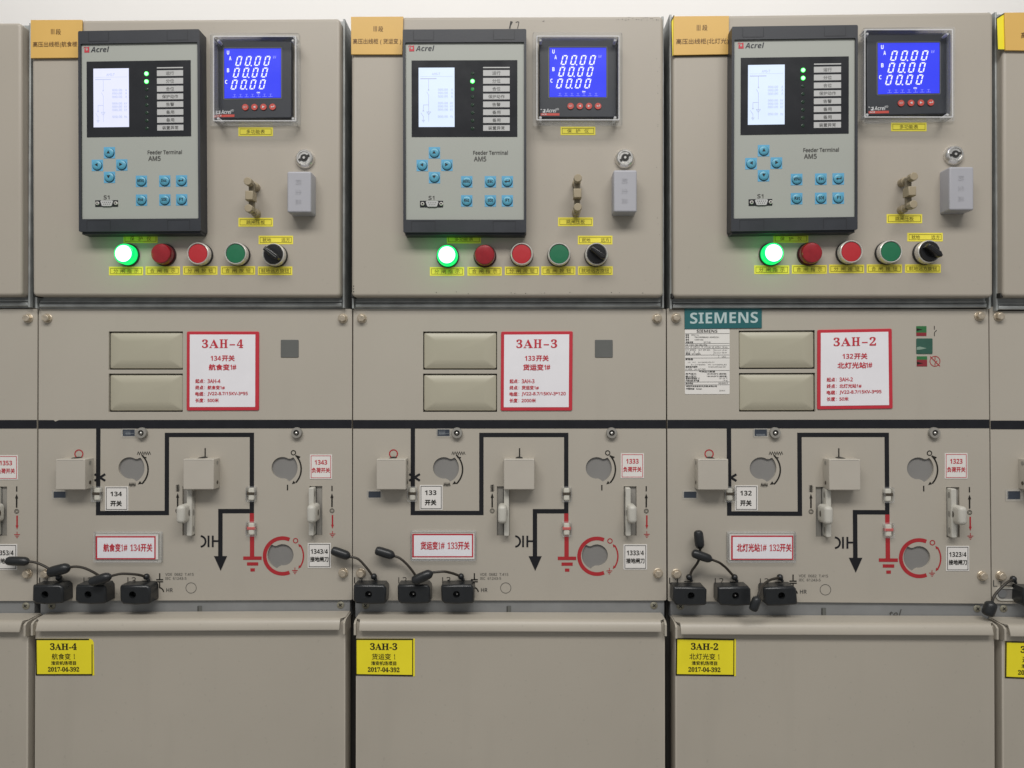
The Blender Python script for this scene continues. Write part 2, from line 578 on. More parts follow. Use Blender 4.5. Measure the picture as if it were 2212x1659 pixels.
def box(mb, x0, x1, y0, y1, z0, z1, m):
    vs = [(x, y, z) for x in (x0, x1) for y in (y0, y1) for z in (z0, z1)]
    mb.add(vs, [(0, 1, 3, 2), (4, 6, 7, 5), (0, 4, 5, 1), (2, 3, 7, 6), (0, 2, 6, 4), (1, 5, 7, 3)], m)


# ------------------------------------------------------------------ the room
b = MB(); box(b, -6, 6, 1.6, 1.75, 0, 4.2, 'wall'); tag(b.build('wall'), kind='structure')
b = MB(); b.add([(-6, -5, 0), (6, -5, 0), (6, 1.6, 0), (-6, 1.6, 0)], [(0, 1, 2, 3)], 'floor'); tag(b.build('floor'), kind='structure')

# ------------------------------------------------------------------ measured quads of the five bays
FSRC = (782, 688, 1419, 1238)
FQ = {
    0: [(-580, 688.5), (61.6, 687.8), (59.5, 1238.8), (-583, 1240)],
    1: [(102.8, 687.8), (741, 688), (741, 1237), (101, 1238.8)],
    2: [(782, 688), (1419, 688), (1420, 1238), (781, 1238)],
    3: [(1460, 686.6), (2115, 683), (2120, 1243.6), (1462, 1239.4)],
    4: [(2157, 683.7), (2825, 681), (2832, 1248), (2162, 1243.6)],
}
DSRC = (759, 35, 1433, 641)
DQ = {
    0: [(-640, 52), (46, 48), (47, 639.5), (-640, 641)],
    1: [(68, 43), (735, 39), (735, 641), (70, 639.5)],
    2: [(759, 36), (1433, 34), (1433, 641), (759, 641)],
    3: [(1453, 34), (2146, 24.5), (2146, 642), (1454, 642)],
    4: [(2167, 26), (2870, 19), (2870, 645), (2167, 641)],
}
CSRC = (768, 1325, 1437, 1372)
CQ = {
    0: [(-620, 1324), (61, 1326), (61, 1374), (-620, 1372)],
    1: [(75, 1324), (746, 1321), (747, 1370), (75, 1370)],
    2: [(768, 1323), (1437, 1325), (1437, 1372), (768, 1371)],
    3: [(1458, 1330), (2149, 1332), (2149, 1380), (1458, 1377)],
    4: [(2164, 1334), (2860, 1338), (2860, 1388), (2164, 1386)],
}
BAY = {0: '3AH-5', 1: '3AH-4', 2: '3AH-3', 3: '3AH-2', 4: '3AH-1'}
WHERE = {0: 'at the left picture edge', 1: 'of bay 3AH-4', 2: 'of bay 3AH-3', 3: 'of bay 3AH-2', 4: 'at the right picture edge'}
DD = 0.020                       # door front
COVD = 0.026                     # cable cover front

# ------------------------------------------------------------------ control cabinets (upper boxes)
LOCK = {1: (656.4, 340.5), 2: (1350.5, 340), 3: (2065, 332.5)}
for k in range(5):
    P = Px(DD, DSRC, DQ[k])
    Pb = Px(0.0, DSRC, DQ[k])
    t = thing('control_cabinet', P(1096, 641), 0.0,
              {0: 'beige control cabinet cut off by the left picture edge', 1: 'beige upper control cabinet above the panel with the red 3AH-4 sign',
               2: 'beige upper control cabinet with pen marks on its top edge', 3: 'beige upper control cabinet above the teal nameplate',
               4: 'beige control cabinet cut off by the right picture edge'}[k], 'control cabinet', 'upper control cabinets')
    # steel box behind the door, its front edges show in the gaps as folded galvanised strips
    l = ccw([P(754.5, 34.5), P(1439.5, 32.5), P(1439.5, 664), P(754.5, 664)])
    x0, x1 = min(p[0] for p in l), max(p[0] for p in l)
    z0, z1 = min(p[1] for p in l) + 0.0006, max(p[1] for p in l) + 0.0035
    x0 += 0.0012; x1 -= 0.0012
    b = MB()
    box(b, x0, x1, 0.0, 0.40, z0, z1, 'galv')
    for xa, xb in ((x0, x0 + 0.0028), (x1 - 0.0028, x1)):
        b.prism([(xa, z0), (xb, z0), (xb, z1), (xa, z1)], -0.001, 0.0075, 'galv', bev=0.0009)
    b.prism([(x0 + 0.004, z0 + 0.0015), (x1 - 0.004, z0 + 0.0015), (x1 - 0.004, z0 + 0.0072), (x0 + 0.004, z0 + 0.0072)], -0.001, 0.0060, 'galv', bev=0.0022)
    b.prism([(x0 + 0.004, z0 + 0.0082), (x1 - 0.004, z0 + 0.0082), (x1 - 0.004, z0 + 0.0108), (x0 + 0.004, z0 + 0.0108)], -0.001, 0.0036, 'galv', bev=0.0008)
    b.build('cabinet_body', t)
    b = MB()
    b.prism(P.lp(rrect(759, 35, 1433, 641, 9)), 0.0015, DD, 'door', bev=0.0042, seg=5)
    dr = b.build('door', t, smooth=30)
    b = MB()
    b.prism(P.lp(rect(757, 632, 763, 642)), 0.0, DD - 0.004, 'dark', bev=0.001)
    b.build('rubber_seal', t)
    if k == 2:
        b = MB()
        b.stroke(P, [(1104, 46), (1101, 62)], 3, DD + 0.0003, 'ink')
        b.stroke(P, [(1107, 47), (1103.5, 54)], 2, DD + 0.00035, 'ink')
        b.stroke(P, [(1114, 49), (1118, 47), (1121, 48), (1118, 62)], 1.6, DD + 0.0003, 'ink')
        b.stroke(P, [(1172, 47), (1176, 45.5)], 1.2, DD + 0.0003, 'greyink')
        b.build('pen_marking', dr)
        b = MB()
        rnd = random.Random(3)
        for _ in range(26):
            u, v = rnd.uniform(1330, 1425), rnd.uniform(38, 45)
            b.flat(P.lp(circ(u, v, rnd.uniform(.4, 1.1), 6)), DD + 0.0003, 'greyink')
        for _ in range(16):
            u, v = rnd.uniform(800, 1400), rnd.uniform(630, 636)
            b.flat(P.lp(circ(u, v, rnd.uniform(.4, 1.1), 6)), DD + 0.0003, 'greyink')
        for _ in range(14):
            u, v = rnd.uniform(1418, 1428), rnd.uniform(100, 560)
            b.flat(P.lp(circ(u, v, rnd.uniform(.3, .8), 6)), DD + 0.0003, 'greyink')
        for v in (618, 624, 630):
            b.flat(P.lp(circ(764 + v % 3, v, 1.3, 6)), DD + 0.0003, 'ink')
        b.build('scuff_marking', dr)
    if k in LOCK:
        u, v = LOCK[k]
        d1 = DD + 0.007
        c = at(u, v, d1)
        s = (CAMD - d1) / FPX
        b = MB()
        b.lathe(c, [(21.5 * s, DD), (21.5 * s, DD + .001), (21 * s, DD + .0025), (18.5 * s, DD + .0058), (16 * s, d1), (13.6 * s, d1), (13.2 * s, d1 - .001), (13.2 * s, d1 - .0012)], 'chrome', 48)
        lk = b.build('lock', dr)
        b = MB()
        Q = Px(d1)
        ang = {1: 25, 2: 33, 3: 12}[k]
        dd = d1 - .0009
        b.lathe(c, [(12.9 * s, dd - .0006), (12.5 * s, dd)], 'chrome', 36)
        b.flat(Q.lp(circ(u, v, 8.2, 28)), dd + .0003, 'dark')
        ca, sa = math.cos(R(ang)), math.sin(R(ang))
        b.stroke(Q, [(u - 12.5 * ca, v + 12.5 * sa), (u + 12.5 * ca, v - 12.5 * sa)], 5.5, dd + .0005, 'dark')
        b.lathe(c, [(3 * s, dd), (3 * s, dd + .0012), (2.4 * s, dd + .0016)], 'chrome', 16)
        b.build('keyway', lk)

# ------------------------------------------------------------------ orange signs hung over the door tops
def orange(q, label, lines, back=None, full=True):
    d = DD + 0.0035
    P = Px(d, (0, 0, 110, 82), q)
    b = MB()
    b.prism(P.lp(rect(0, 0, 110, 82)), d - 0.0022, d, 'orange', bev=0.0004, back=True)
    for s, u0, v0, u1, v1 in lines:
        b.text(P, s, u0, v0, u1, v1, d + .0002, 'brown', w=.2)
    o = b.build('hanging_sign')
    return tag(o, label, 'sign', 'orange signs on the door corners')


orange([(66, 43), (177, 42.5), (177, 124.5), (66, 125.5)], 'orange sign left of the 3AH-4 relay, its text cut off by the relay',
       [('III', 44, 20, 51, 31), ('段', 54, 20, 65, 32), ('高压出线柜(航食楼', 5, 47, 100, 60)])
orange([(758, 36), (871, 35.5), (869, 117.5), (758.5, 117.5)], 'orange sign on the door corner beside the relay above 3AH-3',
       [('III', 48, 21, 55, 32), ('段', 58, 21, 68, 33), ('高压出线柜 ( 货运变 )', 4, 48, 107, 61)])
orange([(1455.5, 35), (1575, 34), (1574, 117), (1455, 119)], 'orange sign on the door corner above the teal nameplate, yellow sheet behind it',
       [('III', 46, 19, 53, 31), ('段', 57, 19, 67, 31), ('高压出线柜(北灯光)', 5, 48, 109, 61)])
orange([(2170.5, 27), (2285, 26), (2284, 110), (2172, 108.5)], 'orange sign cut off by the right picture edge', [('高压', 33, 43, 58, 56), ('III', 50, 18, 57, 30)])
for q, lab in (([(1449.5, 46), (1456, 33.5), (1573, 119), (1452, 121)], 'yellow sheet tilted behind the orange sign above the teal nameplate'),
               ([(2152, 40), (2171, 28), (2285, 110), (2155, 107)], 'yellow sheet tilted behind the orange sign at the right picture edge')):
    d = DD + 0.0012
    P = Px(d)
    b = MB()
    b.prism(P.lp(q), d - .0008, d, 'tagyellow', back=True)
    b.stroke(P, [(q[3][0] - .5, q[3][1]), (q[0][0], q[0][1]), (q[1][0], q[1][1])], 2.2, d + .0003, 'ink')
    b.stroke(P, [(q[3][0], q[3][1] + .5), (q[2][0], q[2][1] + .5)], 2.0, d + .0004, 'ink')
    tag(b.build('hanging_sign'), lab, 'sign', 'yellow sheets behind orange signs')

# ------------------------------------------------------------------ feeder relays
RSRC = (875, 91, 1132.5, 474.8)
RQ = {1: [(173.5, 94.6), (426.5, 90.7), (429, 472.0), (175, 473.6)],
      2: [(875, 91.6), (1132.5, 90.5), (1132.5, 474.8), (876, 474.8)],
      3: [(1586, 85.6), (1848.6, 82), (1848, 468.6), (1584.6, 472.4)]}
LIT = {1: (0, 1), 2: (1,), 3: (0, 1)}
ROWS = ['运行', '分位', '合位', '保护动作', '告警', '备用', '备用', '装置异常']


def glyph_key(b, Q, kind, u, v, d):
    m = 'ink'
    if kind in ('up', 'down', 'left', 'right'):
        a = {'up': 90, 'down': -90, 'left': 180, 'right': 0}[kind]
        c, s = math.cos(R(a)), -math.sin(R(a))
        b.tri(Q, u + c * 3.4 - .5, v + s * 3.4 - .5, a, 6.4, d, m, .58)
    elif kind == 'enter':
        b.miter(Q, [(u + 4.5, v - 4), (u + 4.5, v + .5), (u - 2, v + .5)], 1.8, d, m)
        b.tri(Q, u - 6.5, v + .5, 180, 4.6, d + .00005, m, .6)
    else:
        w = 5.6 if len(kind) < 4 else 7.2
        if len(kind) == 2:
            w = 3.8
        b.text(Q, bold(kind), u - w, v - 3.6, u + w, v + 3.0, d, m)


for k in (1, 2, 3):
    d1, df = DD + 0.022, DD + 0.0195
    P = Px(d1, RSRC, RQ[k])
    F = P.on(df)
    # the face quad was measured where the face lies
    t = thing('feeder_relay', P(1003, 506), DD,
              {1: 'dark framed relay with washed-out white screen and two lit green dots, above 3AH-4', 2: 'dark framed relay with one lit green dot beside its screen, above 3AH-3',
               3: 'dark framed relay with two lit green dots and clear line diagram, above 3AH-2'}[k], 'relay', 'feeder relays on the doors')
    b = MB()
    b.plate(P.lp(rrect(870, 63, 1137, 502, 3)), [P.lp(rrect(875.5, 91, 1132, 474.5, 1.5))], DD, d1, 'bezel', hole_d=df - .001)
    for u0, u1, v0, v1 in ((893, 937, 66, 86), (1066, 1111, 66, 86), (888, 939, 478, 499), (1065, 1113, 478, 499)):
        b.miter(P, [(u0, v0), (u0, v1)], .9, d1 + .0002, 'bezel_line')
        b.miter(P, [(u1, v0), (u1, v1)], .9, d1 + .0002, 'bezel_line')
        b.miter(P, [(u0, v1 - (0 if v0 < 100 else 21)), (u1, v1 - (0 if v0 < 100 else 21))], .7, d1 + .00025, 'bezel_line')
    b.prism(P.lp(rect(873, 500, 1134, 506.5)), DD, DD + .018, 'bezel', bev=.001)
    b.build('housing', t)
    b = MB()
    b.prism(F.lp(rect(875.5, 91, 1132, 474.5)), DD + .001, df, 'face')
    e = df + .0003
    # maker's emblem and lettering
    b.flat(F.lp([(887, 100), (894.5, 97.5), (895, 110.5), (884, 110.5), (884, 104)]), e, 'logored')
    b.flat(F.lp(rect(887.5, 101.5, 891.5, 106)), e + .0001, 'face')
    b.stroke(F, [(883.3, 102), (883.3, 98.6), (888, 98.6)], 1.3, e, 'logored')
    b.text(F, boldit('Acrel'), 898, 98, 938.5, 110, e, 'bezel')
    b.text(F, sans('Feeder Terminal'), 1022, 325.6, 1096.8, 334.2, e, 'greyink', w=.5)
    b.text(F, sans('AM5'), 1023.6, 338.4, 1050, 348.4, e, 'greyink', w=.7)
    b.text(F, sans('S1'), 925, 423.3, 937.5, 431.4, e, 'greyink', w=.5)
    face = b.build('faceplate', t)
    # display window with screen, leds and tag strips
    b = MB()
    b.prism(F.lp(rect(889, 130.5, 1117.5, 295.7)), df - .001, df + .0005, 'window')
    win = b.build('display_window', t)
    b = MB()
    e = df + .0009
    b.prism(F.lp(rect(904.3, 146.5, 981.7, 274.4)), df, e, 'lcd' if k == 1 else 'lcd2')
    e += .0002
    ink = 'lcdink' if k != 1 else 'lcdpale'
    b.text(F, 'AM5-T', 933, 157.5, 951, 163, e, 'lcdpale', w=.3)
    b.stroke(F, [(908, 165.5), (978, 165.5)], .5, e, 'lcdpale')
    b.stroke(F, [(908, 170.3), (943, 170.3)], 1.8, e, ink)
    for pts in ([(926, 171), (926, 195)], [(922, 199), (926.5, 207)], [(926, 206), (926, 263)], [(926, 227), (914.5, 227), (914.5, 240)],
                [(909, 244), (914.5, 252)], [(914.5, 251), (914.5, 260)], [(911, 260), (918, 260)], [(912.5, 262), (916.5, 262)], [(913.6, 264), (915.4, 264)],
                [(924.5, 194), (927.5, 196)], [(927.5, 194), (924.5, 196)], [(913, 239), (916, 241)], [(916, 239), (913, 241)],
                [(921.5, 242), (930.5, 242), (926, 248), (921.5, 242)]):
        b.stroke(F, pts, .9, e, ink)
        e += .00003
    for i, (v, s) in enumerate(((194, 'A'), (201, 'A'), (208.5, 'A'), (223, 'kV'), (230, 'kV'), (237, 'kV'), (252, 'Hz'))):
        b.text(F, '000.00', 946, v - 2.3, 967.5, v + 2.3, e, 'lcdpale', w=.25)
        b.text(F, s, 972.5 if len(s) > 1 else 974.5, v - 2.3, 978.5, v + 2.3, e, 'lcdpale', w=.25)
    b.build('screen', win)
    for i in range(8):
        v = 159 + i * 17
        on = i in LIT[k]
        b = MB()
        c = F(1020.7, v + (0 if k != 3 else 0))
        s = F.s()
        if on:
            b.lathe(c, [(5.2 * s, df + .0004), (5.2 * s, df + .0008)], 'ledrim', 16)
            b.lathe(c, [(4.0 * s, df + .0008), (3.6 * s, df + .0018), (2.2 * s, df + .0026)], 'ledon', 16)
        else:
            b.lathe(c, [(4.0 * s, df + .0004), (3.6 * s, df + .0008), (2.4 * s, df + .0011)], 'leddim' if (k == 2 and i == 2) else 'ledoff', 16)
        ob = b.build('status_led', win)
        if on:
            ob['label'] = 'lit green status dot'
    b = MB(); b.flat(F.lp(rect(1043.6, 145.3, 1101, 147.8)), df + .0008, 'tag'); b.build('tag_strip', win)
    for i, s in enumerate(ROWS):
        v = 158.3 + i * 16.95
        b = MB()
        b.prism(F.lp(rect(1043.6, v - 6.2, 1101, v + 6.2)), df, df + .0008, 'tag')
        hw = len(s) * 4.4
        b.text(F, s, 1072.3 - hw, v - 3.8, 1072.3 + hw, v + 4.2, df + .001, 'greyink')
        b.build('tag_strip', win)
    for kind, u, v in (('up', 938, 330), ('left', 911.5, 357.4), ('right', 965, 357), ('down', 938, 383.7), ('MENU', 1007.9, 392.8), ('Esc', 1059, 392.8),
                       ('enter', 1095.8, 392.8), ('Rst', 1007.9, 434), ('SOE', 1059, 434), ('F1', 1095.8, 434)):
        b = MB()
        b.prism(F.lp(rect(u - 12.3, v - 12.3, u + 12.3, v + 12.3)), df - .001, df + .0003, 'keypad')
        kp = b.build('key', t)
        b = MB()
        s = F.s()
        b.lathe(F(u + .3, v + .7), [(11 * s, df + .0002), (11 * s, df + .0006)], 'keyrim', 28)
        b.lathe(F(u, v), [(10 * s, df + .0005), (10 * s, df + .0014), (8.6 * s, df + .0021), (5 * s, df + .0023)], 'key', 28)
        glyph_key(b, F.on(df), kind, u, v, df + .0026)
        b.build('key_cap', kp)
    b = MB()
    b.prism(F.lp(rect(906.6, 433.8, 956.4, 448)), df - .001, df + .0004, 'window')
    Dsh = [(921, 434.8), (945, 434.8), (946.6, 437), (943.6, 446), (941.5, 447), (924.5, 447), (922.4, 446), (919.4, 437)]
    b.prism(F.lp(Dsh), df, df + .002, 'tag')
    for i in range(5):
        b.flat(F.lp(circ(925 + i * 4, 438.8, .9, 8)), df + .0022, 'ink')
    for i in range(4):
        b.flat(F.lp(circ(927 + i * 4, 443, .9, 8)), df + .0022, 'ink')
    sp = b.build('serial_port', t)
    for u in (912.3, 952.5):
        b = MB()
        s = F.s()
        b.lathe(F(u, 441), [(4 * s, df), (4 * s, df + .002), (3 * s, df + .0026), (2 * s, df + .0026), (1.8 * s, df + .0012)], 'steel', 16, capm='dark')
        b.build('jack_screw', sp)

# ------------------------------------------------------------------ multifunction meters under clear covers
MSRC = (1164.6, 82, 1332.4, 254)
MQ = {1: [(462, 84), (630, 83.5), (629.5, 255), (463, 257.5)], 2: [(1164.6, 82), (1332.4, 82), (1332.4, 254), (1164.6, 254)],
      3: [(1871.5, 71.3), (2054, 70.5), (2053.7, 246), (1872.5, 250)]}
MC = {1: [(453.5, 71), (646, 71), (648, 271), (454, 272)], 2: [(1150.8, 69), (1344.2, 70), (1344.2, 272), (1150.8, 272)], 3: [(1864, 60), (2063.5, 58), (2062, 262), (1864, 268)]}
for k in (1, 2, 3):
    df = DD + 0.010
    P = Px(df, MSRC, MQ[k])
    t = thing('panel_meter', P(1248.5, 254), DD,
              {1: 'square meter with blue screen, clear cover bright along its right inner wall, above 3AH-4', 2: 'square meter with blue screen under clear cover, above 3AH-3',
               3: 'square meter with blue screen under clear cover, above 3AH-2'}[k], 'meter', 'blue screen meters on the doors')
    b = MB()
    b.prism(P.lp(rrect(1164.6, 82, 1332.4, 254, 4)), DD, df, 'bezel', bev=.0015)
    b.frame(P.lp(rrect(1184.3, 100.6, 1312, 212.4, 3)), P.lp(rrect(1186, 102.2, 1310.5, 210.8, 2)), df + .0003, 'sq')
    e = df + .0003
    b.flat(P.lp([(1171, 237.5), (1178, 235.5), (1178, 243.5), (1172.5, 243.5), (1172.5, 240.5), (1175.5, 240.5), (1175.5, 238)]), e, 'white')
    b.flat(P.lp(circ(1169, 236.5, 1.3, 8)), e, 'white')
    b.text(P, boldit('Acrel'), 1179.5, 234.5, 1202, 243.2, e, 'white')
    b.text(P, '®', 1202.5, 233.5, 1207.5, 238.5, e, 'white')
    b.flat(P.lp(rect(1168, 244.6, 1208.5, 249.8)), e, 'redbtn')
    b.text(P, boldit('ACR'), 1169.5, 245.6, 1180.5, 248.9, e + .0002, 'white')
    b.build('housing', t)
    b = MB()
    b.prism(P.lp(rect(1187, 103.3, 1309.5, 209.8)), df - .001, df + .0005, 'blue')
    e = df + .0008
    for s, u, v in (('U', 1195.5, 112), ('A', 1200.2, 124.2), ('B', 1195.5, 150), ('C', 1191.3, 174.8)):
        b.text(P, bold(s), u - 2.4, v - 4.2, u + 2.4, v + 4.2, e, 'seg')
    b.text(P, 'kV', 1293, 119.5, 1299.5, 125.5, e, 'segdim', w=.4)
    sl = .24
    for r, (uu, vv) in enumerate(((1213, 130.3), (1207.7, 155.4), (1202.8, 180.8))):
        w, h = 11.6, 21.4
        for i in range(4):
            u0 = uu + i * 20.3
            S = lambda x, y: P(u0 + x + (h / 2 - y) * sl, vv + (y - h / 2))
            g, tk = .7, 2.6
            hseg = lambda y: [S(g + 1.2, y), S(w - g - 1.2, y), S(w - g - 2.6, y + tk * (1 if y < h / 2 else -1)), S(g + 2.6, y + tk * (1 if y < h / 2 else -1))]
            b.flat(hseg(0), e, 'seg'); b.flat(hseg(h), e, 'seg')
            for x, sg in ((0, 1), (w, -1)):
                b.flat([S(x, g + .4), S(x + sg * tk, g + 2.4), S(x + sg * tk, h / 2 - 1.4), S(x, h / 2 - .4)], e, 'seg')
                b.flat([S(x, h - g - .4), S(x + sg * tk, h - g - 2.4), S(x + sg * tk, h / 2 + 1.4), S(x, h / 2 + .4)], e, 'seg')
            if i == 1:
                b.flat(P.lp(circ(u0 + w + 2.2 - h / 2 * sl + 1, vv + h / 2 - .6, 1.5, 8)), e, 'seg')
    for i in range(7):
        u = 1209.5 + i * 13
        b.stroke(P, [(u - 2.5, 202), (u + 2.5, 202), (u, 202), (u, 207)], .8, e + .0001 * (i % 2), 'segdim')
        b.stroke(P, [(u - 4.5, 207.6), (u + 4.5, 207.6)], .7, e + .0002, 'segdim')
    b.text(P, 'ON', 1257.5, 197, 1264, 200, e, 'seg', w=.3)
    b.build('screen', t)
    for kind, u in (('SET', 1232.5), ('left', 1252.4), ('right', 1272), ('enter', 1291.8)):
        b = MB()
        s = P.s()
        b.lathe(P(u, 229.7), [(6.8 * s, df), (6.8 * s, df + .0008), (6.8 * s, df + .0013)], 'redbtn', 24)
        e = df + .0016
        if kind == 'SET':
            b.text(P, 'SET', u - 4, 227.7, u + 4, 231.9, e, 'white')
        elif kind == 'enter':
            b.miter(P, [(u + 3.2, 226.8), (u + 3.2, 230), (u - 1, 230)], 1.2, e, 'white'); b.tri(P, u - 4, 230, 180, 3, e + .0001, 'white', .6)
        else:
            a = 180 if kind == 'left' else 0
            b.tri(P, u + (-3 if a else 3), 229.7, a, 5.4, e, 'white', .5)
        b.build('button', t)
    # clear hinged cover: flange on the door, box lid in front
    dl = DD + 0.024
    C = Px(DD + .004, (1150.8, 69, 1344.2, 272), MC[k])
    b = MB()
    o = C.lp(rrect(1150.8, 69, 1344.2, 272, 4)); i_ = C.lp(rrect(1158, 76, 1337, 263, 3))
    b.plate(o, [i_], DD, DD + .004, 'clearmilk')
    L0 = Px(dl, (1150.8, 69, 1344.2, 272), MC[k])
    # lid outline measured on its front face
    q = {1: (460, 77, 640, 262), 2: (1158.5, 76.5, 1338.5, 260), 3: (1867, 62.5, 2059, 254)}[k]
    L1 = Px(dl)
    oo = L1.lp(rrect(q[0], q[1], q[2], q[3], 3)); ii = L1.lp(rrect(q[0] + 2.6, q[1] + 2.6, q[2] - 2.6, q[3] - 2.6, 2))
    b.frame(oo, ii, dl, 'clearedge')
    b.prism(oo, DD + .004, dl - .0002, 'clearmilk', cap=False)
    b.prism(ii, DD + .004, dl - .0006, 'clearmilk', cap=False)
    cv = b.build('clear_cover', t)
    b = MB(); b.flat(ii, dl - .0001, 'clear'); b.build('cover_pane', cv)
    for u in (q[0] + 9, q[2] - 9):
        for v in (q[1] + 8, q[3] - 8):
            b = MB()
            s = L1.s()
            b.lathe(L1(u, v), [(3.2 * s, DD + .004), (3.2 * s, dl - .004), (2.4 * s, dl - .003)], 'clearedge', 12)
            b.build('cover_peg', cv)

# ------------------------------------------------------------------ yellow stickers on the doors
NEAR = {1: 'above 3AH-4', 2: 'above 3AH-3', 3: 'above 3AH-2'}


def sticker(r, s, what, k, spaced=False):
    d = DD + .0003
    P = Px(d)
    u0, v0, u1, v1 = r
    b = MB()
    b.prism(P.lp(rect(u0, v0, u1, v1)), DD - .0002, d, 'yellow')
    b.frame(P.lp(rect(u0 + 3.2, v0 + 3.2, u1 - 3.2, v1 - 3.2)), P.lp(rect(u0 + 3.95, v0 + 3.95, u1 - 3.95, v1 - 3.95)), d + .0002, 'stickink')
    if s == '就地远方':
        b.text(P, '就地', u0 + 9, v0 + 5, u0 + 27, v1 - 5, d + .0002, 'stickink', w=0)
        b.text(P, '远方', u1 - 25, v0 + 5, u1 - 7, v1 - 5, d + .0002, 'stickink', w=0)
    elif spaced:
        n = len(s)
        span = (u1 - u0) * (.73 if n == 4 else .62)
        st = (u0 + u1) / 2 - span / 2
        for i, ch in enumerate(s):
            c = st + (span - 9.5) * i / (n - 1)
            b.text(P, ch, c, v0 + 5, c + 9.5, v1 - 5, d + .0002, 'stickink', w=0)
    else:
        hw = len(s) * 5.0
        b.text(P, s, (u0 + u1) / 2 - hw, v0 + 5, (u0 + u1) / 2 + hw, v1 - 5, d + .0002, 'stickink', w=0)
    tag(b.build('yellow_sticker'), f'yellow sticker {what} {NEAR[k]}', 'sticker', 'yellow stickers on the control cabinets')


ST = {
    1: [((515, 275, 589.5, 294), '多功能表', 'm', 0), ((515, 470.5, 589.7, 489.5), '跳闸压板', 'l', 0), ((558.5, 509, 633, 527.6), '就地远方', 'sk', 0),
        ((266.6, 506.3, 340.5, 525), '保护仪', 'r', 1), ((235.4, 576, 309.2, 594.8), '分闸指示', 'g', 1), ((314.3, 575.4, 388.8, 594), '合闸指示', 'rl', 1),
        ((395.3, 575, 469.8, 593.6), '分闸按钮', 'rb', 1), ((477, 575, 551.2, 593.6), '合闸按钮', 'gb', 1), ((557, 575.6, 631.5, 594.4), '就地远方旋钮', 'kn', 0)],
    2: [((1211, 273.7, 1286, 291.8), '保护仪', 'm', 1), ((1205.6, 469.6, 1281, 488.6), '跳闸压板', 'l', 0), ((1248.2, 509, 1323, 528), '就地远方', 'sk', 0),
        ((965.3, 507.3, 1039, 526), '多功能表', 'r', 0), ((928.6, 577, 1002.7, 595.8), '分闸指示', 'g', 1), ((1009.6, 576.5, 1084, 595.5), '合闸指示', 'rl', 1),
        ((1090.5, 575.8, 1164.6, 594.5), '分闸按钮', 'rb', 1), ((1169.2, 575.3, 1243.2, 594.1), '合闸按钮', 'gb', 1), ((1248.5, 575.2, 1323.6, 594.1), '就地远方旋钮', 'kn', 0)],
    3: [((1925, 264.6, 2001.6, 283.5), '多功能表', 'm', 0), ((1915.3, 462.6, 1992, 482.2), '跳闸压板', 'l', 0), ((1960, 503, 2036.6, 521.5), '就地远方', 'sk', 0),
        ((1670.7, 506.5, 1746.3, 524.4), '保护仪', 'r', 1), ((1629.3, 573.2, 1705, 592), '分闸指示', 'g', 1), ((1710.6, 572.4, 1786.2, 591.4), '合闸指示', 'rl', 1),
        ((1791, 571.4, 1866.8, 590.2), '分闸按钮', 'rb', 1), ((1872.2, 571, 1948.5, 589.6), '合闸按钮', 'gb', 1), ((1955, 571, 2032.2, 589.3), '就地远方旋钮', 'kn', 0)],
}
WHAT = {'m': 'beneath the blue screen meter', 'l': 'under the tan test link', 'sk': 'with two separate words directly over the black selector switch', 'r': 'tucked under the lower edge of the relay',
        'g': 'below the lit green lamp', 'rl': 'below the dark red lamp', 'rb': 'below the red pushbutton', 'gb': 'below the green pushbutton', 'kn': 'below the black selector switch'}
for k in ST:
    for r, s, w, sp in ST[k]:
        sticker(r, s, WHAT[w], k, sp)

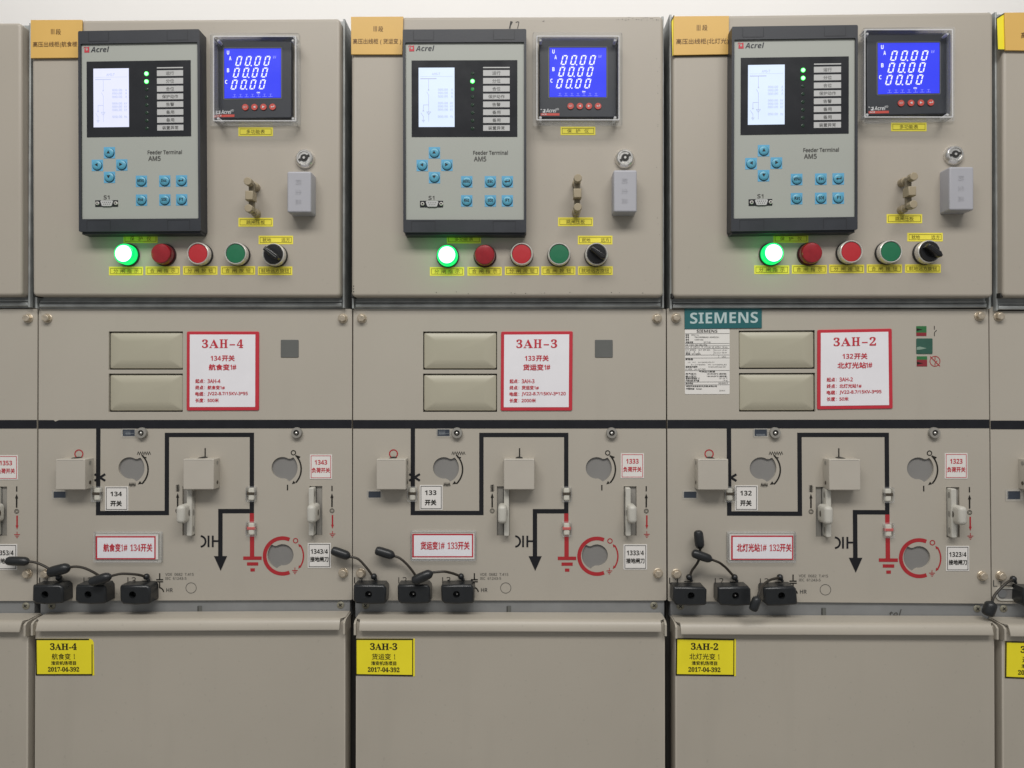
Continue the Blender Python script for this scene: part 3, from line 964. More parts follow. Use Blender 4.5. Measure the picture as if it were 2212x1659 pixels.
# ------------------------------------------------------------------ lamps, pushbuttons, selector switches
ROW = {1: [(266.5, 547.5), (346.5, 547.3), (426.8, 547.3), (508.3, 547.3), (590, 549)],
       2: [(965.3, 550.6), (1046.6, 550), (1127, 548.3), (1208, 548.3), (1289, 548.3)],
       3: [(1671.5, 546.4), (1754.8, 545.7), (1839.8, 543.4), (1925.3, 543.2), (2008, 543.2)]}
for k in (1, 2, 3):
    w = NEAR[k]
    dfr = DD + .014
    s = (CAMD - dfr) / FPX
    f = .6 if False else 1.0
    sc = {1: 1.0, 2: 1.0, 3: 1.02}[k]
    # lit lamp
    for idx, (kind, lab, side, facem, base) in enumerate((('green', f'lit green indicator lamp {w}', 'lampside', 'lampon', 'greenbase'), ('red', f'unlit dark red indicator lamp {w}', 'redlens', 'redlensface', 'redbase'))):
        c = at(*ROW[k][idx], dfr)
        t = thing('indicator_lamp', c, DD, lab, 'indicator lamp', 'indicator lamps on the control cabinets')
        b = MB()
        r = 25 * s * sc
        b.lathe(c, [(r, DD), (r, DD + .002), (r * .97, DD + .003), (r * .93, DD + .003)], base, 40)
        b.build('base_ring', t)
        b = MB()
        b.lathe(c, [(r * .9, DD + .002), (r * .9, DD + .010), (r * .88, DD + .012), (r * .84, DD + .0133)], side, 40, cap=False)
        if kind == 'red':
            b.lathe(c, [(r * .84, DD + .0133), (r * .80, DD + .0140), (r * .6, DD + .0147), (r * .3, DD + .0151)], facem, 40)
        else:
            b.lathe(c, [(r * .84, DD + .0133), (r * .80, DD + .0139), (r * .72, DD + .0142)], 'lampside', 40, cap=False)
            b.lathe(c, [(r * .72, DD + .0142), (r * .6, DD + .0147), (r * .3, DD + .0151)], facem, 40)
            gl = bpy.data.lights.new('green_lamp_glow', 'POINT')
            gl.energy, gl.color, gl.shadow_soft_size = 0.013, (0.05, 1.0, 0.16), .012
            go = bpy.data.objects.new('green_lamp_glow', gl)
            COL.objects.link(go)
            go.parent = t
            go.location = (0, -.034, 0)
        b.build('lens', t)
    for idx, (kind, lab, facem) in ((2, ('red', f'round red pushbutton in a steel ring {w}', 'pushred')), (3, ('green', f'round green pushbutton in a steel ring {w}', 'pushgreen'))):
        c = at(*ROW[k][idx], dfr)
        t = thing('pushbutton', c, DD, lab, 'pushbutton', 'pushbuttons on the control cabinets')
        r = 24.5 * s * sc
        b = MB()
        b.lathe(c, [(r * 1.03, DD), (r * 1.03, DD + .0035), (r * .99, DD + .0042)], 'blackbase', 40)
        b.build('collar', t)
        b = MB()
        b.lathe(c, [(r * .98, DD + .004), (r, DD + .006), (r, DD + .0115), (r * .97, DD + .0135), (r * .91, DD + .0142), (r * .865, DD + .0135), (r * .86, DD + .0100)], 'steel', 48, cap=False)
        b.build('bezel_ring', t)
        b = MB()
        b.lathe(c, [(r * .845, DD + .005), (r * .845, DD + .0120), (r * .82, DD + .0130), (r * .4, DD + .0133)], facem, 40)
        b.build('button_face', t)
    c = at(*ROW[k][4], dfr)
    t = thing('selector_switch', c, DD, {1: f'black selector switch with a pale line on its grip {w}', 2: f'black selector switch with a shiny grip end {w}', 3: f'black selector switch whose grip juts past its ring {w}'}[k], 'selector switch', 'selector switches on the control cabinets')
    r = 24.5 * s * sc
    b = MB()
    b.lathe(c, [(r * 1.03, DD), (r * 1.03, DD + .0035), (r * .99, DD + .0042)], 'blackbase', 40)
    b.build('collar', t)
    b = MB()
    b.lathe(c, [(r * .98, DD + .004), (r, DD + .006), (r, DD + .0115), (r * .97, DD + .0135), (r * .91, DD + .0142), (r * .84, DD + .0130), (r * .84, DD + .0100)], 'steel', 48, cap=False)
    b.build('bezel_ring', t)
    b = MB()
    b.lathe(c, [(r * .835, DD + .006), (r * .835, DD + .0145), (r * .80, DD + .0160), (r * .5, DD + .0164)], 'knob', 40)
    ang = R(-38)
    ca, sa = math.cos(ang), math.sin(ang)
    lp = [(-.80, -.22), (.62, -.30), (.98, -.10), (.98, .10), (.62, .30), (-.80, .22)]
    lp = [(c[0] + (x * ca - y * sa) * r * .86, c[1] + (x * sa + y * ca) * r * .86) for x, y in lp]
    b.prism(lp, DD + .014, DD + .0275, 'knob', bev=.0018)
    lp = [(-.76, -.035), (.8, -.035), (.8, .035), (-.76, .035)]
    lp = [(c[0] + (x * ca - y * sa) * r * .86, c[1] + (x * sa + y * ca) * r * .86) for x, y in lp]
    b.flat(lp, DD + .0278, 'sq' if k == 1 else 'blackbase')
    b.build('grip', t)

# ------------------------------------------------------------------ tan test links and lilac covers
LK = {1: ((534.5, 391), (536, 449.5)), 2: ((1248.5, 384), (1248, 447)), 3: ((1975, 380.5), (1974, 441))}
for k in (1, 2, 3):
    d1 = DD + .034
    t = thing('test_link', at(*LK[k][1], d1), DD, f'tan two-post test link {NEAR[k]}', 'test link', 'tan test links on the doors')
    s = (CAMD - d1) / FPX
    cs = [at(*p, d1) for p in LK[k]]
    for c in cs:
        b = MB()
        b.lathe(c, [(9.2 * s, DD), (9.2 * s, DD + .010), (8.0 * s, DD + .011), (6.8 * s, DD + .0112), (6.8 * s, DD + .017)], 'link', 20)
        b.lathe(c, [(5.0 * s, DD + .016), (5.0 * s, DD + .027)], 'linkdark', 16)
        n = 18
        lp = [(c[0] + (9.0 if i % 2 else 8.4) * s * math.cos(2 * math.pi * i / n), c[1] + (9.0 if i % 2 else 8.4) * s * math.sin(2 * math.pi * i / n)) for i in range(n)]
        b.prism(lp, DD + .025, d1, 'link', bev=.0008, back=True)
        b.build('post', t)
    b = MB()
    a, e = cs
    mx, mz = (a[0] + e[0]) / 2, (a[1] + e[1]) / 2
    hw = 6.4 * s
    b.prism([(mx - hw, e[1] - 3 * s), (mx + hw, e[1] - 3 * s), (mx + hw, a[1] + 3 * s), (mx - hw, a[1] + 3 * s)], DD + .017, DD + .0205, 'linkdark', bev=.0006, back=True)
    b.prism([(mx - 8.6 * s, mz - 9.5 * s), (mx + 8.6 * s, mz - 9.5 * s), (mx + 8.6 * s, mz + 10.5 * s), (mx - 8.6 * s, mz + 10.5 * s)], DD + .015, DD + .030, 'link', bev=.0012, back=True)
    b.build('bridge', t)
LB = {1: (620, 370, 672, 459), 2: (1325.5, 367, 1376, 458), 3: (2051, 360, 2104, 454)}
for k in (1, 2, 3):
    d1 = DD + .023
    P = Px(d1)
    u0, v0, u1, v1 = LB[k]
    b = MB()
    b.prism(P.lp(rrect(u0, v0, u1, v1, 4)), DD, d1, 'lilac', bev=.0022, seg=4)
    uc = (u0 + u1) / 2 - 1
    for i, ch in enumerate('防尘盖'):
        vc = v0 + (v1 - v0) * (.27 + .235 * i)
        b.text(P, ch, uc - 6, vc - 5.5, uc + 6, vc + 5.5, d1 + .0002, 'lilacdark', w=.3, rot=True)
    tag(b.build('socket_cover'), f'lilac grey plastic cover box below the round lock {NEAR[k]}', 'plastic cover', 'lilac grey cover boxes')

# ------------------------------------------------------------------ switchgear panels (middle sheets with the line diagram)
SH = -0.0035


def hole(u, v, flip=False):
    pts = []
    n = 40
    a0, a1 = 44, -66
    rs, rb = 23.5, 32.6
    seq = []
    for i in range(17):
        seq.append((rb, a0 + (a1 - a0) * i / 16))
    seq.append((rb - 6, a1 - 6))
    for i in range(27):
        seq.append((rs, a1 - 16 + (a0 + 14 - 360 - (a1 - 16)) * i / 26))
    seq.append((rb - 6.5, a0 + 5))
    for r, a in seq:
        x, y = r * math.cos(R(a)), -r * math.sin(R(a))
        pts.append((u + (-x if flip else x), v + y))
    return pts


H1, H2, H3 = (959, 1011), (1288.5, 1011), (1289, 1199.5)
PLATES = ((914, 716, 1073.8, 798.6), (914, 807, 1073.8, 889.8))
SLOTS = ((1073.5, 1050.5, 1100.7, 1157), (1346.8, 1050.5, 1374.4, 1157))


def zigzag(b, P, u0, u1, v, amp, n, w, d, m, vert=False):
    pts = []
    for i in range(2 * n + 1):
        a = u0 + (u1 - u0) * i / (2 * n)
        q = v + (amp if i % 2 == 0 else -amp)
        pts.append((q, a) if vert else (a, q))
    b.miter(P, pts, w, d, m)


def earth(b, P, u, v, s, m, d, w):
    b.stroke(P, [(u, v - 9 * s), (u, v)], w, d, m)
    for i, hw in enumerate((8.5, 5, 2)):
        b.stroke(P, [(u - hw * s, v + i * 4.5 * s), (u + hw * s, v + i * 4.5 * s)], w * 1.15, d + .00005, m)


def interlock_cover(P, u, hw, t):
    """bent steel cover box over a knob, screwed on both sides."""
    d1 = .021
    b = MB()
    b.prism(P.lp(rrect(u - hw, 988.5, u + hw, 1053.5, 2)), 0, d1, 'interlock', bev=.0012)
    c0 = P.lp([(u - hw, 990), (u + hw, 990)])
    b.miter(P, [(u - hw + 4, 990.6), (u + hw - 4, 990.6)], .8, d1 + .0001, 'slot')
    ic = b.build('interlock_cover', t)
    b = MB()
    b.lathe(P(u, 1000), [(14 * P.s(), 0), (14 * P.s(), .012)], 'dark', 24)
    b.build('interlock_knob', ic)
    b = MB()
    for sx in (-1, 1):
        for v, r in ((998, .0028), (1040, .0026)):
            x, z = P(u + sx * (hw + .05), v)
            vs, n = [], 14
            for i in range(n):
                vs.append((x + sx * .0004, -.009 - r * math.cos(2 * math.pi * i / n), z + r * math.sin(2 * math.pi * i / n)))
            b.add(vs, [tuple(range(n))], 'slot' if v < 1010 else 'capbar')
    b.build('side_screw', ic)


def capsule(P, u, v0, v1, barm, t):
    b = MB()
    s = P.s()
    b.prism(P.lp(rrect(u - 6.6, v0 + 3, u + 6.6, v1 - 2, 4)), .0003, .004, 'capsule', bev=.002)
    vm = (v0 + v1) / 2 - 1
    b.prism(P.lp(rect(u - 9, vm - 3, u + 9, vm + 3)), .0005, .0046, barm, bev=.0006)
    ci = b.build('position_indicator', t)
    b = MB()
    b.plate(P.lp(rrect(u - 10.5, v0, u + 10.5, v1, 3)), [P.lp(rrect(u - 8.6, v0 + 2, u + 8.6, v1 - 2, 2.4))], 0, .0062, 'clearmilk')
    b.flat(P.lp(rrect(u - 8.6, v0 + 2, u + 8.6, v1 - 2, 2.4)), .0060, 'clear')
    b.build('indicator_lens', ci)


def lever(P, slot, uplate, uknob, t):
    b = MB()
    s0 = slot
    b.flat(P.lp(rect(s0[0] + .2, s0[1] + .2, s0[2] - .2, s0[3] - .2)), SH + .0004, 'slot')
    mid = (s0[0] + s0[2]) / 2
    b.miter(P, [(mid, s0[1] + 1), (mid, s0[3] - 1)], 1.3, SH + .0008, 'dark')
    pl = b.build('lever_slot', t)
    b = MB()
    b.prism(P.lp(rrect(uplate - 5.6, s0[1] + 1.5, uplate + 5.6, s0[3] - 1.5, 3)), SH + .001, .010, 'lever', bev=.0012)
    b.prism(P.lp(rrect(uknob - 9.5, 1086, uknob + 9.5, 1125, 8)), .002, .026, 'lever', bev=.005, seg=4)
    for uc, hw, vs_, dd in ((uplate, 5.65, (1066, 1106, 1141), .0045), (uknob, 9.55, (1105,), .011)):
        for sx in (-1, 1):
            for v in vs_:
                x, z = P(uc + sx * hw, v)
                n = 14
                rr = .0042
                b.add([(x + sx * .0003, -dd - .62 * rr * math.cos(2 * math.pi * i / n), z + rr * math.sin(2 * math.pi * i / n)) for i in range(n)], [tuple(range(n))], 'capbar' if dd > .01 else 'slot')
    b.build('slide_lever', pl)


def bolt(P, u, v, t, seed):
    rnd = random.Random(seed)
    c = P(u, v)
    s = P.s()
    a0 = rnd.uniform(0, 60)
    b = MB()
    b.lathe(c, [(10.6 * s, 0), (10.6 * s, .0012), (9.8 * s, .0016)], 'zinc', 28)
    hexl = [(c[0] + 8.4 * s * math.cos(R(a0 + 60 * i)), c[1] + 8.4 * s * math.sin(R(a0 + 60 * i))) for i in range(6)]
    b.prism(hexl, .0014, .0068, 'zinc', bev=.0009)
    b.build('bolt', t)


PANEL_LABEL = {0: 'beige panel cut off by the left picture edge, with two bolts on its right side', 1: 'beige panel with a line diagram and the red 3AH-4 sign', 2: 'beige panel with a line diagram and the red 3AH-3 sign',
               3: 'beige panel with a line diagram under the teal nameplate', 4: 'beige panel cut off by the right picture edge, with an uncovered grey socket'}
for k in range(5):
    P = Px(0.0, FSRC, FQ[k])
    t = thing('switchgear_panel', P(1100, 1326), 0.0, PANEL_LABEL[k], 'switchgear panel', 'middle panels with line diagrams')
    full = k in (1, 2, 3)
    holes = []
    if full:
        holes += [P.lp(rect(*p)) for p in PLATES] + [P.lp(rect(*s_)) for s_ in SLOTS] + [P.lp(hole(*H1)), P.lp(hole(*H2)), P.lp(hole(*H3, True))]
    if k == 0:
        holes += [P.lp(rect(*SLOTS[1])), P.lp(hole(*H2)), P.lp(hole(*H3, True))]
    b = MB()
    b.plate(P.lp(rrect(763.3, 667.3, 1438.2, 1297, 3)), holes, -.014, 0.0, 'sheet', hole_d=SH - .001)
    b.build('front_sheet', t)
    b = MB()
    l = P.lp(rect(764.5, 668, 1437, 2990))
    b.prism(l, -.4, -.022, 'body')
    b.build('panel_body', t)
    b = MB()
    b.prism(P.on(-.0035).lp(rect(768.5, 1294, 1434, 1334)), -.023, -.0035, 'rail', bev=.0008)
    if k in (1, 2, 3):
        u = {1: 1109.5, 2: 1099.5, 3: 1091}[k]
        b.flat(P.lp(rect(u - 4.5, 1310, u + 4.5, 1326)), -.0030, 'sq')
        b.flat(P.lp(rect(u - 5.2, 1311, u - 3.2, 1326)), -.0029, 'dark')
    if k == 3:
        b.text(P, 'tel', 1227.5, 1312, 1254, 1332, -.0031, 'greyink', shear=.35)
    rl = b.build('lower_rail', t)
    for u in (790, 1412.5):
        c = P(u, 1309)
        s = P.s()
        b = MB()
        b.lathe(c, [(8.2 * s, -.004), (8.0 * s, -.0028), (6 * s, -.0020), (2 * s, -.0016)], 'brass', 24)
        for a in (40, 130):
            ca, sa = math.cos(R(a)) * 4.2, math.sin(R(a)) * 4.2
            b.stroke(P, [(u - ca, 1309 + sa), (u + ca, 1309 - sa)], 1.9, -.0013 + .00005 * (a > 90), 'dark')
        b.build('cross_screw', rl)
    for i, (u, v) in enumerate(((782, 688), (1419, 688), (781, 1238), (1420, 1238))):
        if (k == 0 and u < 1000) or (k == 4 and u > 1000):
            continue
        bolt(P, u, v, t, k * 10 + i)
    # black bar across the sheet
    b = MB()
    o0 = [(763.5, 907.2), (1438, 907), (1438, 925.4), (763.5, 925.6)]
    if k == 1:
        o0 = [(763.5, 907.2), (796, 907.2), (800, 910.5), (803, 909), (808, 907.2), (1438, 907), (1438, 925.4), (763.5, 925.6)]
    if k == 4:
        o0 = [(u, v + 1.6) for u, v in o0]
    b.flat(P.lp(o0), .0004, 'blacktape')
    b.build('busbar_marking', t)
    if k == 4:
        # uncovered socket, window, letter and cover at the left end of this panel
        b = MB()
        Q = Px(0.0)
        b.plate(Q.lp(rrect(2149, 1268, 2206, 1297, 13)), [Q.lp(rrect(2153, 1271.5, 2202, 1293.5, 10.5))], 0, .002, 'lever')
        b.flat(Q.lp(rrect(2153, 1271.5, 2202, 1293.5, 10.5)), .0006, 'shutter')
        b.lathe(Q(2164, 1282), [(9 * Q.s(), .0006), (9 * Q.s(), .0016), (7 * Q.s(), .0018)], 'rail', 20)
        b.build('test_socket', t)
        b = MB()
        b.text(Q, sans('L1'), 2145, 1253, 2163, 1267, .0003, 'greyink')
        for i in range(2):
            b.stroke(Q, [(2172 + i * 3, 1265 + i * 4), (2186 - i * 3, 1265 + i * 4)], 1.3, .0003, 'greyink')
        b.build('printed_lettering', t)
        b = MB()
        b.plate(Q.lp(rrect(2171, 1057, 2208, 1081, 2)), [Q.lp(rect(2176, 1060.5, 2203, 1078))], 0, .002, 'clearmilk')
        b.flat(Q.lp(rect(2176, 1060.5, 2203, 1078)), .0006, 'slate')
        b.build('indicator_window', t)
        interlock_cover(P, 851, 31.3, t)
        continue
    # mimic line diagram
    b = MB()
    d = .0003
    W = 9.3
    if full:
        b.miter(P, [(892.2, 925), (892.2, 1052)], W, d, 'black')
        b.miter(P, [(892.2, 1080), (892.2, 1108), (1040, 1108), (1040, 939.5), (1222.9, 939.5), (1222.9, 1053)], W, d, 'black')
        b.miter(P, [(1222.9, 1081), (1222.9, 1109)], W, d, 'black')
        b.miter(P, [(1218.2, 1104.2), (1155.4, 1104.2), (1155.4, 1202)], W, d + .0001, 'black')
        b.flat(P.lp([(1141.8, 1201.3), (1170, 1201.3), (1156, 1233)]), d + .0002, 'black')
        for a in (32, -32):
            ca, sa = math.cos(R(a)) * 13.5, math.sin(R(a)) * 13.5
            b.stroke(P, [(896 - ca, 1031 + sa), (896 + ca, 1031 - sa)], 4.6, d + .00015 + .00004 * (a > 0), 'black')
        # coupling capacitor mark
        b.stroke(P, [(1151, 1169), (1137.5, 1169)], 4, d, 'black')
        b.stroke(P, [(1139, 1157), (1139, 1182)], 4, d + .0001, 'black')
        b.stroke(P, [(1129.8, 1157), (1129.8, 1182)], 4, d, 'black')
        b.arc(P, 1112, 1169.5, 11.5, 4, 85, -85, d, 'black', 16)
        # rotary hole A marks
        zigzag(b, P, 976, 1005, 979, 3.2, 6, 1.1, d, 'ink')
        zigzag(b, P, 958.5, 973, 1047, 3.2, 5, 1.1, d, 'ink')
        b.arc(P, 957, 1014, 42.5, 3.2, 47, -47, d, 'ink', 20)
        b.stroke(P, [(988, 987.8), (996, 988.4)], 2.4, d + .0001, 'ink')
        b.tri(P, 977.5, 1046, 212, 8, d + .0001, 'ink', .45)
        # vertical slide marks
        zigzag(b, P, 1047, 1062, 1063.5, 2.8, 6, 1.0, d, 'ink', True)
        b.stroke(P, [(1063.3, 1096), (1063.3, 1073)], 3.2, d, 'ink')
        b.tri(P, 1063.3, 1065, 90, 10, d + .0001, 'ink', .34)
        b.arc(P, 1063.4, 1103.5, 4.6, 1, 0, 360, d, 'ink', 20); b.arc(P, 1063.4, 1103.5, 2.6, .8, 0, 360, d, 'ink', 16)
        b.stroke(P, [(1122.3, 968), (1122.3, 986)], 2.6, d, 'ink')
        # small print below
        b.text(P, sans('VDE  0682  T.415'), 1037, 1237.8, 1098, 1243.6, d, 'greyink')
        b.text(P, sans('IEC  61243-5'), 1037, 1246.6, 1082.5, 1252.2, d, 'greyink')
        b.text(P, sans('HR'), 1039.5, 1270.5, 1053, 1278.5, d, 'greyink', w=.4)
        b.arc(P, 1092.5, 1270, 11.2, 1, 0, 360, d, 'greyink', 32)
        b.stroke(P, [(1025, 1238), (1025, 1252)], 2.6, d, 'ink'); b.stroke(P, [(1017.5, 1252), (1032.5, 1252)], 2.6, d + .00005, 'ink')
        b.stroke(P, [(1017.5, 1256.5), (1032.5, 1256.5)], 2.6, d, 'ink'); b.stroke(P, [(1025, 1257), (1025, 1270)], 2.4, d + .00005, 'ink')
        b.arc(P, 1023, 1279.5, 10.5, 2.6, 85, 5, d, 'ink', 12)
        for i, u in enumerate((766, 861.4, 955.8)):
            b.text(P, sans(f'L{i + 1}'), u, 1246.5, u + 18, 1260, d, 'ink')
            g = u + 40
            b.stroke(P, [(g - 9, 1254.5), (g + 9, 1254.5)], 1.6, d, 'ink'); b.stroke(P, [(g - 6, 1258), (g + 6, 1258)], 1.6, d, 'ink')
    # rotary hole B marks (switch) and slide marks on the right
    b.arc(P, 1312.3, 978.3, 4.7, 2, 0, 360, d, 'ink', 22)
    b.stroke(P, [(1299.6, 1047.5), (1299.6, 1059.5)], 2.6, d, 'ink')
    b.arc(P, 1286, 1013.5, 43, 3.2, 44, -43, d, 'ink', 20)
    b.tri(P, 1320, 984, 135, 7.5, d + .0001, 'ink', .45); b.tri(P, 1309, 1046, 218, 7.5, d + .0001, 'ink', .45)
    b.stroke(P, [(1395.3, 1050), (1395.3, 1061.5)], 2.6, d, 'ink')
    b.stroke(P, [(1395.3, 1096), (1395.3, 1074)], 3.2, d, 'ink'); b.tri(P, 1395.3, 1066, 90, 10, d + .0001, 'ink', .34)
    b.arc(P, 1395.4, 1104, 4.6, 1, 0, 360, d, 'ink', 20); b.arc(P, 1395.4, 1104, 2.6, .8, 0, 360, d, 'ink', 16)
    b.build('line_diagram_marking', t)
    # red part of the diagram
    b = MB()
    if full:
        b.miter(P, [(1223, 1109), (1223, 1128)], W, d, 'red')
        b.miter(P, [(1223.5, 1156), (1223.5, 1203)], W, d, 'red')
        b.flat(P.lp(rect(1204.6, 1202.3, 1244.2, 1209.6)), d + .0001, 'red')
        b.flat(P.lp(rect(1212.6, 1215, 1236.7, 1222)), d, 'red'); b.flat(P.lp(rect(1220, 1228, 1229.5, 1234.8)), d, 'red')
        b.arc(P, 850.5, 980.3, 8.6, 2.4, 0, 360, d, 'red', 28)
    if full:
        b.build('earth_line_marking', t)
    b = MB()
    b.arc(P, 1289, 1201.5, 38.5, 8, 67, 293, d, 'red', 40)
    b.build('arc_marking', t)
    b = MB()
    b.arc(P, 1317, 1168.5, 4.8, 2, 0, 360, d, 'red', 22)
    b.arc(P, 1292, 1201.5, 42, 3, 34, -36, d, 'red', 18)
    b.tri(P, 1323, 1175, 125, 7, d + .0001, 'red', .45); b.tri(P, 1323, 1229, 235, 7, d + .0001, 'red', .45)
    earth(b, P, 1315.6, 1233, .72, 'red', d, 1.4)
    b.stroke(P, [(1396.4, 1113), (1396.4, 1136)], 3.2, d, 'red'); b.tri(P, 1396.4, 1143, -90, 9, d + .0001, 'red', .34)
    earth(b, P, 1396.4, 1154, .72, 'red', d, 1.4)
    b.build('arrow_marking', t)
    # shutters behind the rotary holes
    for c_, fl in ((H1, False), (H2, False), (H3, True)):
        if k == 0 and c_ is H1:
            continue
        b = MB()
        b.flat(P.lp(circ(c_[0], c_[1], 38, 32)), SH + .0006, 'shutter')
        b.build('shutter_disc', t)
    if full or k == 0:
        lever(P, SLOTS[1], 1354.5, 1360.5, t)
    if not full:
        continue
    lever(P, SLOTS[0], 1094.5, 1086, t)
    for p in PLATES:
        b = MB()
        o = ccw(P.lp(rrect(p[0] + 1.6, p[1] + 2, p[2] - 1.6, p[3] - 2.6, 3.5)))
        b.prism(o, SH, -.0022, 'blank', bev=.0012, cap=False)
        rings = [(inset(o, .0012), -.0022)]
        for q in (.25, .5, .75, 1.0):
            rings.append((ccw(P.lp(rrect(p[0] + 2.6 + 25 * q, p[1] + 3 + 17 * q, p[2] - 2.6 - 25 * q, p[3] - 3.6 - 18 * q, 3.5))), -.0022 + .0030 * (1 - (1 - q) ** 1.6)))
        n = len(rings[0][0])
        vs = [(x, -dd_, z) for lp, dd_ in rings for x, z in lp]
        fs = [(r * n + i, r * n + (i + 1) % n, (r + 1) * n + (i + 1) % n, (r + 1) * n + i) for r in range(len(rings) - 1) for i in range(n)]
        fs.append(tuple((len(rings) - 1) * n + i for i in range(n)))
        b.add(vs, fs, 'blank')
        b.build('blank_plate', t, smooth=60)
    interlock_cover(P, 851, 31.3, t)
    interlock_cover(P, 1121.5, 32.5, t)
    capsule(P, 892, 1050, 1082.5, 'capbar', t)
    capsule(P, 1223.3, 1050.5, 1083, 'capbar', t)
    capsule(P, 1223.5, 1126, 1157.5, 'capred', t)
    # windows and knobs
    b = MB()
    b.plate(P.lp(rrect(794, 1058.6, 826, 1076.4, 2)), [P.lp(rect(797, 1061, 823, 1074.5))], 0, .002, 'clearmilk')
    b.flat(P.lp(rect(797, 1061, 823, 1074.5)), .0006, 'slate')
    b.build('indicator_window', t)
    b = MB()
    b.plate(P.lp(rrect(943, 925.5, 974, 943.5, 2)), [P.lp(rect(945.5, 927.5, 971.5, 941.5))], 0, .0022, 'clearmilk')
    b.flat(P.lp(rect(945.5, 927.5, 971.5, 941.5)), .0007, 'slate')
    if k != 3:
        zigzag(b, P, 951 if k == 1 else 949, 962, 936, 2.6, 5, .8, .0010, 'slateline')
        b.stroke(P, [(962, 936), (970, 936)], .8, .0010, 'slateline')
        b.stroke(P, [(948.5, 940), (948.5, 931), (962, 931)], .7, .0010, 'slateline')
    else:
        zigzag(b, P, 949, 968, 939.5, 1.8, 7, .8, .0010, 'slateline')
    b.build('spring_window', t)
    for u in (987.6, 1320.6):
        c = P(u, 935)
        s = P.s()
        b = MB()
        b.lathe(c, [(11.8 * s, 0), (11.8 * s, .004), (11 * s, .0055), (6.5 * s, .0058), (6.1 * s, .003)], 'slot', 32, capm='dark')
        kb = b.build('button_head_knob', t)
        b = MB()
        b.ball((c[0], -.0042, c[1]), 3.4 * s, 'chrome')
        b.build('steel_pin', kb)
    if k in (1, 2):
        b = MB()
        b.prism(P.lp(rrect(1285, 734, 1323.5, 772.4, 2)), -.0005, .0008, 'sq', bev=.0004)
        b.build('blank_square', t)
    else:
        Q = Px(0.0)
        for nm, (u0, v0, u1, v1), split in (('state_indicator', (1979, 704.5, 2001, 725.8), .66), ('state_indicator', (1980, 769.7, 2002.5, 791.5), .34)):
            b = MB()
            vm = v0 + (v1 - v0) * split
            b.flat(Q.lp(rect(u0, v0, u1, vm)), .0004, 'indgreen'); b.flat(Q.lp(rect(u0, vm, u1, v1)), .0004, 'indred')
            vt = v0 + (v1 - v0) * (.35 if split > .5 else .68)
            b.flat(Q.lp([(u0 + .5, vt - 3), (u0 + 13.5, vt), (u0 + .5, vt + 3)]), .0007, 'ink')
            b.build(nm, t)
        b = MB()
        b.prism(Q.lp(rrect(1979, 731, 2014, 764.5, 2)), -.0005, .0008, 'indgreen2', bev=.0003)
        b.flat(Q.lp([(1979.5, 750), (1986, 748.6), (2001, 752.5), (1986, 755.5), (1979.5, 756)]), .0011, 'palegreen')
        b.build('state_indicator', t)
        b = MB()
        b.stroke(Q, [(2018, 704), (2018, 712)], 1.5, .0004, 'ink'); b.stroke(Q, [(2023, 713), (2018.2, 718.5), (2018.2, 726)], 1.4, .0004, 'ink')
        b.arc(Q, 2019.5, 780.3, 10.8, 1.4, 0, 360, .0004, 'red', 32)
        b.stroke(Q, [(2009, 770), (2030, 791)], 1.6, .0005, 'red')
        b.stroke(Q, [(2019.5, 771), (2019.5, 778)], 1.4, .0006, 'red'); b.stroke(Q, [(2024, 779), (2019.5, 784), (2019.5, 790)], 1.4, .0006, 'red')
        b.build('switch_symbol_marking', t)

